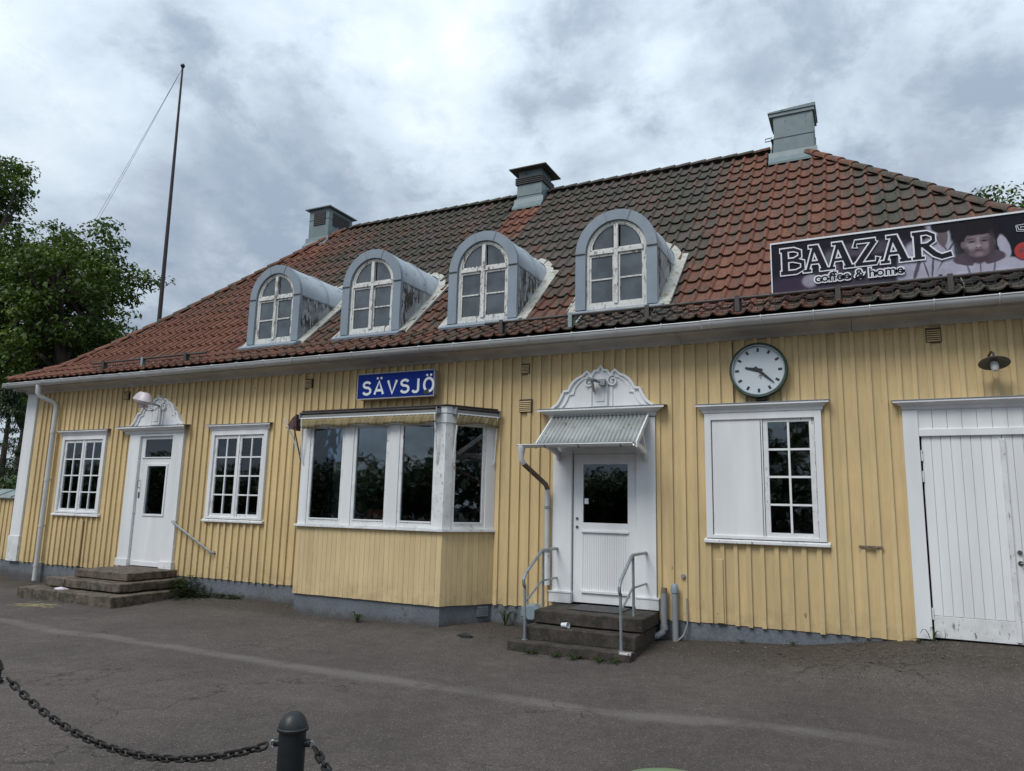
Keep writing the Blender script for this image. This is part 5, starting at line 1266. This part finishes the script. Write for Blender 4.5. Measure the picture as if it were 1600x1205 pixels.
# ------------------------------------------------------------------ small loose things
cp_ = MB(); cp_.M = Matrix.Translation((-3.62, -.97, .108)) @ Matrix.Rotation(math.radians(86), 4, 'Y') @ Matrix.Rotation(.3, 4, 'X')
cp_.lathe([(0, -.05), (.026, -.05), (.036, .05), (.038, .052), (.034, .05), (.024, -.045), (0, -.045)], (0, 0, 0), 18); tag(cp_.build('paper_cup', SIGNW, smooth=True), 'white paper cup lying on the middle step of the main door', 'cup')
def scrap(name, label, cat, pts, z, mat, h=.015):
    vs = [(x_, y_, z+random.uniform(0, h)) for x_, y_ in pts]; c_ = (sum(p[0] for p in pts)/len(pts), sum(p[1] for p in pts)/len(pts), z+h*1.6); n = len(vs)
    o_ = MB().add(vs+[c_]+[(v[0], v[1], z-.002) for v in vs], [(i, (i+1) % n, n) for i in range(n)]+[(i, i+n+1, (i+1) % n+n+1, (i+1) % n) for i in range(n)]).build(name, mat); return tag(o_, label, cat)
scrap('cloth_scrap', 'small pale rag lying on the lowest granite step', 'rag', [(-13.25, -1.55), (-13.12, -1.58), (-13.0, -1.54), (-12.96, -1.47), (-13.1, -1.49), (-13.22, -1.46)], -.052, CLOTH, .03)
scrap('dark_debris', 'dark crumpled scrap on the asphalt near the bay corner', 'debris', [(-5.22, -.98), (-5.1, -1.05), (-4.98, -1.02), (-4.96, -.93), (-5.08, -.9), (-5.19, -.92)], float(gz(-5.1, -1)), BLACKM, .04)
st = MB()
for k in range(46):
    a = random.uniform(-.35, .35)+math.radians(30); cx_, cy_ = random.gauss(-12.75, .22), random.gauss(-2.15, .13); l_ = random.uniform(.06, .22); z_ = float(gz(cx_, cy_))+.015
    d_ = (math.cos(a)*l_/2, math.sin(a)*l_/2); st.tube([(cx_-d_[0], cy_-d_[1], z_), (cx_+d_[0], cy_+d_[1], z_+.006)], .0035, 4)
o_ = st.build('straw', STRAW); o_['kind'] = 'stuff'; tag(o_, 'thin scatter of dry straw on the asphalt before the granite steps', 'straw')
# grit along the wall foot
gv = MB(); 
for k in range(2600):
    x_ = random.uniform(-17, 3.5); y_ = -abs(random.gauss(0, .55))-.03
    if random.random() < .25: x_ = random.uniform(-2.4, 2.5); y_ = -abs(random.gauss(0, 1.0))
    if EX0 < x_ < EX1: y_ -= .74
    s_ = random.uniform(.004, .012) if random.random() < .985 else random.uniform(.012, .022); z_ = float(gz(x_, y_))+s_*.3
    vs = [(x_+s_*random.uniform(.7, 1.2), y_, z_), (x_-s_, y_+s_*.3, z_), (x_, y_+s_, z_), (x_+.2*s_, y_-s_, z_), (x_, y_, z_+s_*.8), (x_, y_, z_-s_)]
    gv.add(vs, [(0, 2, 4), (2, 1, 4), (1, 3, 4), (3, 0, 4), (2, 0, 5), (1, 2, 5), (3, 1, 5), (0, 3, 5)])
GRIT = stone('pale_grit', (.17, .15, .13), (.10, .085, .07))
o_ = gv.build('gravel', GRIT, fix=False); o_['kind'] = 'stuff'; tag(o_, 'loose grit scattered along the foot of the wall', 'gravel')

# ------------------------------------------------------------------ weeds
def leaf_blade(V, F, A, base, direction, length, width, rise, seg=4, r=0.5):
    d = Vector(direction).normalized(); sdv = Vector((-d.y, d.x, 0)); o = len(V)
    for i in range(seg+1):
        t_ = i/seg; w_ = width*math.sin(PI*min(1, .12+t_*.88))*.5*(1 if t_ < .99 else .1); p = Vector(base)+d*length*t_+Vector((0, 0, rise*(t_*1.6-t_*t_*1.3)))
        V += [tuple(p+sdv*w_), tuple(p-Vector((0, 0, .004))), tuple(p-sdv*w_)]
    for i in range(seg):
        a = o+i*3; F += [(a, a+1, a+4, a+3), (a+1, a+2, a+5, a+4)]; A += [r, r]
def weed(x, y, n, size, label, cat='weed', tall=.5, name='weed', group=None, z=None):
    V, F, A = [], [], []
    zz = float(gz(x, y)) if z is None else z
    for k in range(n):
        a = 2*PI*k/n+random.uniform(-.4, .4); l_ = size*random.uniform(.6, 1.1)
        leaf_blade(V, F, A, (x+random.uniform(-.02, .02), y+random.uniform(-.02, .02), zz), (math.cos(a), math.sin(a), 0), l_, l_*.22, size*tall*random.uniform(.6, 1.4), 4, random.random())
    me = bpy.data.meshes.new(name); me.from_pydata(V, [], F); at = me.attributes.new('rnd', 'FLOAT', 'FACE'); at.data.foreach_set('value', A); me.materials.append(WEED); me.shade_smooth()
    ob = bpy.data.objects.new(name, me); COL.objects.link(ob); tag(ob, label, cat, group); return ob
WG = 'weeds along the foot of the wall'
weed(-7.02, -.85, 11, .17, 'spiky green weed against the plinth of the bay front', tall=1.5, group=WG)
weed(-4.90, -.12, 6, .22, 'drooping dark weed between the bay and the main steps', tall=1.6, group=WG)
weed(.56, -.10, 5, .11, 'single upright dandelion leaf at the foot of the double doors', tall=2.2, group=WG)
weed(.40, -.16, 6, .10, 'low weed at the left foot of the double doors', tall=.8, group=WG)
weed(-.95, -.08, 6, .09, 'small weed under the right window at the plinth', tall=1.0, group=WG)
weed(-1.55, -.10, 5, .08, 'tiny weed by the plinth nearer the grey pipes', tall=1.0, group=WG)
for i, (x_, s_) in enumerate(((-3.95, .13), (-3.60, .10), (-3.35, .15), (-3.02, .13), (-2.84, .10))):
    weed(x_, -1.33, 9, s_, ('left-hand dandelion rosette', 'small second rosette', 'broad middle dandelion rosette', 'fourth rosette', 'rosette beside the pale chipped corner')[i]+' at the foot of the main steps', 'weed', .6, group='dandelions along the main steps')
# leafy nettle clump by the side steps
V, F, A = [], [], []
for k in range(420):
    x_, y_ = random.gauss(-11.45, .22), -abs(random.gauss(.28, .16)); h_ = random.uniform(.0, .38)*max(.2, 1-abs(x_+11.5)*1.2)
    a = random.uniform(0, 2*PI); leaf_blade(V, F, A, (x_, y_, float(gz(x_, y_))+h_), (math.cos(a), math.sin(a), 0), random.uniform(.06, .12), .05, .02, 2, random.random()*.8)
for k in range(160):
    x_, y_ = random.uniform(-11.1, -10.2), -abs(random.gauss(.1, .06)); a = random.uniform(0, 2*PI); leaf_blade(V, F, A, (x_, y_, float(gz(x_, y_))+random.uniform(0, .07)), (math.cos(a), math.sin(a), 0), random.uniform(.04, .08), .035, .02, 2, random.random()*.6)
me = bpy.data.meshes.new('leafy_weed'); me.from_pydata(V, [], F); at = me.attributes.new('rnd', 'FLOAT', 'FACE'); at.data.foreach_set('value', A); me.materials.append(WEED)
ob = bpy.data.objects.new('leafy_weed', me); COL.objects.link(ob); ob['kind'] = 'stuff'; tag(ob, 'dark leafy weed clump growing right of the granite steps', 'weed')

# ------------------------------------------------------------------ annex wall at the far left
AX = thing('boarded_wall', 'low yellow boarded wall with grey metal cap beyond the left corner', 'wall', (-19, .6, -.2))
ax0, ax1, ay = -24.0, XL-.06, .45
MB().box(ax0, ax1, ay, ay+.12, -.7, .10).build('plinth', BASE, AX)
k = 0; x = ax0
while x < ax1-.01:
    b2 = min(x+pitch, ax1); MB().box(x+.001, b2-.001, ay-.01, ay+.10, .10, 1.50).build('board', YEL, AX); 
    if b2 < ax1: MB().box(b2-.024, b2+.024, ay-.034, ay-.01, .10, 1.50).build('batten', YEL, AX)
    x = b2
MB().prism_x([(ay-.10, 1.52), (ay-.10, 1.54), (ay+.35, 1.74), (ay+.38, 1.72), (ay+.38, 1.50), (ay-.02, 1.50)], ax0, ax1).build('metal_cap', CAPM, AX)
x = ax0+.3
while x < ax1: MB().prism_x([(ay-.10, 1.545), (ay-.10, 1.565), (ay+.35, 1.762), (ay+.35, 1.742)], x, x+.02).build('cap_seam', CAPM, AX); x += .6

# ------------------------------------------------------------------ flagpole
FP = thing('flagpole', 'tall thin red-brown flagpole with slack halyards behind the left roof end', 'flagpole', (-18.55, 4, -.3))
MB().tube([(-18.45, 4, -.4), (-18.58, 4, 6.79), (-18.66, 4, 11), (-18.74, 4, 15.0)], [.068, .062, .048, .028], 12).build('pole', FLAG, FP, smooth=True)
MB().lathe([(0, .09), (.05, .07), (.07, .02), (.05, -.03), (.035, -.05)], (-18.74, 4, 15.03), 14).build('finial', FLAG, FP, smooth=True)
for o in (0, .18):
    pts = []
    for k in range(9):
        t_ = k/8; pts.append((-18.76+(-38.5-o*3+18.76)*t_, 4+7.5*t_, 14.95+(9.3-14.95)*t_-.25*math.sin(PI*t_)))
    MB().tube(pts, .006, 5).build('halyard', ROPE, FP)

# ------------------------------------------------------------------ bollards and chains
def bollard(x, y, label):
    T = thing('bollard', label, 'bollard', (x, y, float(gz(x, y))), 'bollards joined by chains')
    zt = .70; r = .0575
    MB().lathe([(r, -.3), (r, zt-.078)], (x, y, 0), 32).build('post', BOLL, T, smooth=True)
    MB().lathe([(r-.002, zt-.078), (r+.009, zt-.076), (r+.010, zt-.066), (r+.005, zt-.062), (r+.001, zt-.045), (r-.010, zt-.024), (r-.024, zt-.009), (r-.040, zt-.002), (0, zt)], (x, y, 0), 32).build('cap', BOLL, T, smooth=True)
    for sg, nm in ((-1, 0), (1, 1)):
        an = Vector((cR.x, cR.y, 0)).normalized()*sg
        c_ = Vector((x, y, zt-.128))+an*(r+.012)
        MB().tube([Vector((x, y, zt-.128))+an*(r-.01), c_+an*.008], .017, 12).build('eye_bolt', BOLL, T, smooth=True)
        ring = [c_+an*.012+an*.012*math.cos(2*PI*k/12)+Vector((0, 0, .014*math.sin(2*PI*k/12)-.006)) for k in range(13)]
        MB().tube(ring, .004, 6).build('eye', GALV, T, smooth=True)
    return T
bollard(-2.30, -7.41, 'black domed bollard holding the two chains')
bollard(-4.50, -7.44, 'black bollard cut off by the left edge of the photo')
bollard(-1.16, -8.07, 'black bollard nearest the camera, at the end of the short chain')
link_me = None
def chain(A, B, sag, label):
    global link_me
    T = thing('chain', label, 'chain', tuple((Vector(A)+Vector(B))/2), 'chains between bollards')
    A, B = Vector(A), Vector(B); N = 240; pts = []
    for i in range(N+1):
        t_ = i/N; p = A.lerp(B, t_); p.z -= sag*4*t_*(1-t_)*(1-.15*math.cos(2*PI*t_)*0); pts.append(p)
    step = .047; acc = 0; out = []; 
    for a, b2 in zip(pts[:-1], pts[1:]):
        acc += (b2-a).length
        if acc >= step: out.append(((a+b2)/2, (b2-a).normalized())); acc = 0
    if link_me is None:
        mb = MB(); L2, R2 = .020, .0135; rg = []
        for k in range(8): a = -PI/2+PI*k/7; rg.append((L2+R2*math.cos(a), R2*math.sin(a), 0))
        for k in range(8): a = PI/2+PI*k/7; rg.append((-L2+R2*math.cos(a), R2*math.sin(a), 0))
        rg.append(rg[0]); rg.append(rg[1]); mb.tube(rg, .0062, 6, False)
        l0 = mb.build('link', IRON, T, smooth=True); link_me = l0.data; bpy.data.objects.remove(l0)
    for i, (p, d) in enumerate(out):
        s_ = d.cross(Vector((0, 0, 1))).normalized(); u = s_.cross(d)
        tw = math.radians(45 if i % 2 == 0 else -45)+random.uniform(-.25, .25)
        s2 = s_*math.cos(tw)+u*math.sin(tw); u2 = d.cross(s2)
        M_ = Matrix((d, s2, u2)).transposed().to_4x4(); M_.translation = p-wloc(T)
        ob = bpy.data.objects.new('link', link_me); COL.objects.link(ob); ob.parent = T; ob.matrix_local = M_
    return T
an = Vector((cR.x, cR.y, 0)).normalized()
chain(Vector((-2.30, -7.41, .562))-an*.095, Vector((-4.475, -7.43, .572))+an*.095, .195, 'long sagging black chain between the left bollards')
chain(Vector((-2.30, -7.41, .562))+an*.095, Vector((-1.16, -8.07, .562))-Vector((.05, -.03, 0)), .06, 'short black chain dropping from the bollard to the bottom edge')

# ------------------------------------------------------------------ green bin at the lower edge
GB = thing('litter_bin', 'rounded light green bin top just showing at the bottom edge', 'bin', (-.62, -7.55, -.1))
bc = (-.60, -7.60, 0)
MB().lathe([(.20, -.15), (.235, .60), (.245, .60), (.25, .64)], bc, 32).build('body', GREENP, GB, smooth=True)
MB().lathe([(.25, .64), (.255, .67), (.235, .71), (.17, .752), (.09, .772), (0, .778)], bc, 32).build('lid', GREENP, GB, smooth=True)
MB().prism_z([(-.655, -7.69), (-.60, -7.71), (-.59, -7.68), (-.65, -7.66)], .768, .7755).build('lid_highlight', SIGNW, GB)  # white plate standing in for the bright highlight on the lid

# ------------------------------------------------------------------ trees
def leaves_mesh(name, C_, mat, parent, leaf=.2, per=60, flat_=.45, label=None, kind=None, droop=.3, wid=.62):
    """C_: list of (centre, radius); every clump carries many separate leaf faces"""
    Vs = []; rn = []; 
    for c_, r_ in C_:
        n = int(per*random.uniform(.7, 1.3)); 
        u = rng.normal(size=(n, 3)); u /= np.linalg.norm(u, axis=1)[:, None]; u *= (rng.random(n)**.45)[:, None]
        p = np.array(c_)+u*np.array([r_, r_, r_*flat_])
        nrm = u*np.array([.7, .7, .5])+np.array([0, 0, .9])+rng.normal(size=(n, 3))*.45; nrm /= np.linalg.norm(nrm, axis=1)[:, None]
        t1 = np.cross(nrm, rng.normal(size=(n, 3))); t1 /= np.linalg.norm(t1, axis=1)[:, None]; t2 = np.cross(nrm, t1)
        s = leaf*rng.uniform(.6, 1.25, n)[:, None]
        a = p-t1*s*.5; b2 = p+t2*s*wid*.5+nrm*s*.08; c2 = p+t1*s*.5-np.array([0, 0, 1])*s*droop; d2 = p-t2*s*wid*.5+nrm*s*.08
        Vs.append(np.stack([a, b2, c2, d2], 1).reshape(-1, 3)); base = rng.uniform(0, .65); rn.append(np.clip(base+rng.uniform(-.25, .35, n)+np.clip(u[:, 2], 0, 1)*.2, 0, 1))  # leaves on clump tops are coloured lighter, as if lit from above
    V = np.concatenate(Vs); n = len(V)//4; R_ = np.concatenate(rn)
    me = bpy.data.meshes.new(name); me.vertices.add(len(V)); me.vertices.foreach_set('co', V.astype(np.float32).ravel())
    me.loops.add(n*4); me.loops.foreach_set('vertex_index', np.arange(n*4, dtype=np.int32)); me.polygons.add(n); me.polygons.foreach_set('loop_start', np.arange(0, n*4, 4, dtype=np.int32)); me.polygons.foreach_set('loop_total', np.full(n, 4, dtype=np.int32))
    me.update(); at = me.attributes.new('rnd', 'FLOAT', 'FACE'); at.data.foreach_set('value', R_.astype(np.float32)); me.materials.append(mat)
    ob = bpy.data.objects.new(name, me); COL.objects.link(ob)
    if parent is not None: attach(ob, parent)
    if kind: ob['kind'] = kind
    return ob
def broad_tree(base, trunk_pts, trunk_r, crown_c, crown_r, nclump, label, leaf=.22, per=60, mat=LEAF, clr=(.55, .95), gaps=6, cat='tree', name='maple_tree', group=None, clump=(.55, .95)):
    T = thing(name, label, cat, base, group)
    mb = MB(); n = len(trunk_pts); mb.tube(trunk_pts, [trunk_r*(1-.86*i/(n-1)) for i in range(n)], 12)
    cc = Vector(crown_c); cr_ = Vector(crown_r); holes = []
    for k in range(gaps):
        u = Vector((random.gauss(0, 1), random.gauss(0, 1), random.gauss(0, 1))).normalized(); holes.append((cc+Vector((u.x*cr_.x, u.y*cr_.y, u.z*cr_.z))*random.uniform(.6, 1.0), random.uniform(.16, .3)*cr_.x))
    cl = []; tries = 0
    while len(cl) < nclump and tries < nclump*12:
        tries += 1
        u = Vector((random.gauss(0, 1), random.gauss(0, 1), random.gauss(0, 1))).normalized(); q = random.uniform(.35, 1)**.5
        lump = 1+.16*math.sin(u.x*5+u.z*4+crown_c[0])+.12*math.sin(u.y*7-u.z*6)
        p = cc+Vector((u.x*cr_.x, u.y*cr_.y, u.z*cr_.z))*q*lump
        if p.z < 1.2 or any((p-h).length < r_ for h, r_ in holes): continue
        cl.append((tuple(p), random.uniform(*clump)))
    tips = random.sample(cl, min(len(cl), 46)); tp = [Vector(p) for p in trunk_pts]
    for c_, r_ in tips:
        t_ = random.randint(max(1, n-3), n-1); a = tp[t_]; b2 = Vector(c_); m_ = a.lerp(b2, .5)+Vector((random.uniform(-.4, .4), random.uniform(-.4, .4), random.uniform(.1, .7)))
        mb.tube([a, m_, b2], [trunk_r*.32, trunk_r*.16, .03], 6)
    mb.build('trunk', BARK, T, smooth=True)
    leaves_mesh('crown', cl, mat, T, leaf, per)
    return T
broad_tree((-28.2, 6.5, -.5), [(-28.3, 6.5, -.6), (-28.2, 6.5, 2.4), (-27.6, 6.5, 4.6), (-27.2, 6.6, 6.2), (-27.6, 6.6, 8.0), (-28.1, 6.6, 9.8)], .42, (-29.1, 7.2, 8.2), (3.6, 3.2, 3.9), 330, 'broad maple with thick dark leaning trunk left of the building', .20, 70, gaps=14)
broad_tree((-35, 7.5, -.5), [(-35.5, 7.5, -.6), (-35.3, 7.5, 4), (-35.0, 7.5, 8), (-36.6, 7.5, 12), (-38.0, 7.5, 15)], .5, (-39.9, 7.6, 16.6), (3.6, 3.2, 2.4), 240, 'taller maple whose crown enters at the top left edge', .21, 75)
broad_tree((-31.5, 8, -.5), [(-31.6, 8, -.6), (-31.3, 8, 4), (-31.0, 8, 7), (-30.8, 8, 9.5)], .33, (-33.2, 8.6, 9.6), (3.9, 3.2, 4.0), 340, 'dense maple behind the leaning one at the left edge', .21, 70, gaps=12)
broad_tree((6.2, 17, 0), [(6.2, 17, -.2), (6.1, 17, 5), (6.0, 17, 9)], .3, (4.9, 17, 8.85), (3.6, 3.0, 2.8), 260, 'leafy treetop showing above the roof behind the banner', .17, 70)
# spruce and shrubs low on the left
SPR = thing('spruce_tree', 'dark spruce with drooping branches low at the left edge', 'tree', (-25.8, 4.2, -.5))
MB().tube([(-25.8, 4.2, -.5), (-25.8, 4.2, 5.6)], [.16, .03], 8).build('trunk', BARK, SPR)
cl = []
for k in range(150):
    t_ = random.random()**1.3; z_ = .3+5.0*t_; r_ = 1.7*(1-t_)+.1; a = random.uniform(0, 2*PI); q = random.uniform(.4, 1); cl.append(((-25.8+r_*q*math.cos(a), 4.2+r_*q*math.sin(a), z_-.25*q*r_), random.uniform(.25, .4)))
leaves_mesh('crown', cl, NEEDLE, SPR, .12, 80, .35, droop=.6, wid=.3)
for i, (x_, y_, h_, w_, l) in enumerate(((-22.4, 3.2, 2.1, 1.5, 'low dark shrub just behind the metal-capped wall'), (-29.5, 9.0, 3.2, 2.8, 'tall dark shrub behind the spruce'), (-34.5, 12, 4.5, 4, 'dark thicket tree at the back left'), (-26.5, 11.5, 3.8, 3.4, 'rounded dark shrub behind the maple trunk'))):
    T = thing('shrub', l, 'shrub', (x_, y_, -.4), 'shrubs behind the low wall')
    MB().tube([(x_, y_, -.4), (x_, y_, h_*.7)], .06, 6).tube([(x_, y_, .0), (x_+w_*.4, y_, h_*.6)], .04, 6).build('trunk', BARK, T)
    cl = []
    for k in range(90):
        u = Vector((random.gauss(0, 1), random.gauss(0, 1), random.gauss(0, 1))).normalized()*random.uniform(.3, 1); cl.append(((x_+u.x*w_, y_+u.y*w_, max(.0, h_*.5+u.z*h_*.55)), w_*.26))
    leaves_mesh('crown', cl, LEAFD, T, .17, 80, .7)
# wooded rise across the street (what the window panes mirror)
cl = []
for k in range(1500):
    x_ = random.uniform(-120, 80); y_ = -62+random.uniform(-9, 9); hmax = 5.2+1.2*math.sin(x_*.11)+1.0*math.sin(x_*.31+1)+1.0*math.sin(x_*.9)+(6 if -12 < x_ < 12 else 0)
    cl.append(((x_, y_, random.uniform(.5, max(3, hmax))), random.uniform(1.3, 2.2)))
for k in range(420):  # unseen grove added at right so the bay side glass mirrors something dark
    a_ = random.uniform(0, 1); cl.append(((42+random.uniform(-5, 5)+8*a_, -48+70*a_, random.uniform(.5, 12)), random.uniform(1.6, 2.4)))
o_ = leaves_mesh('far_wood', cl, LEAFD, None, .75, 60, .8, kind='stuff'); tag(o_, 'dark tree line across the street, mirrored in the panes, with an added grove darkening the bay glass', 'trees')

S.render.engine = 'CYCLES'
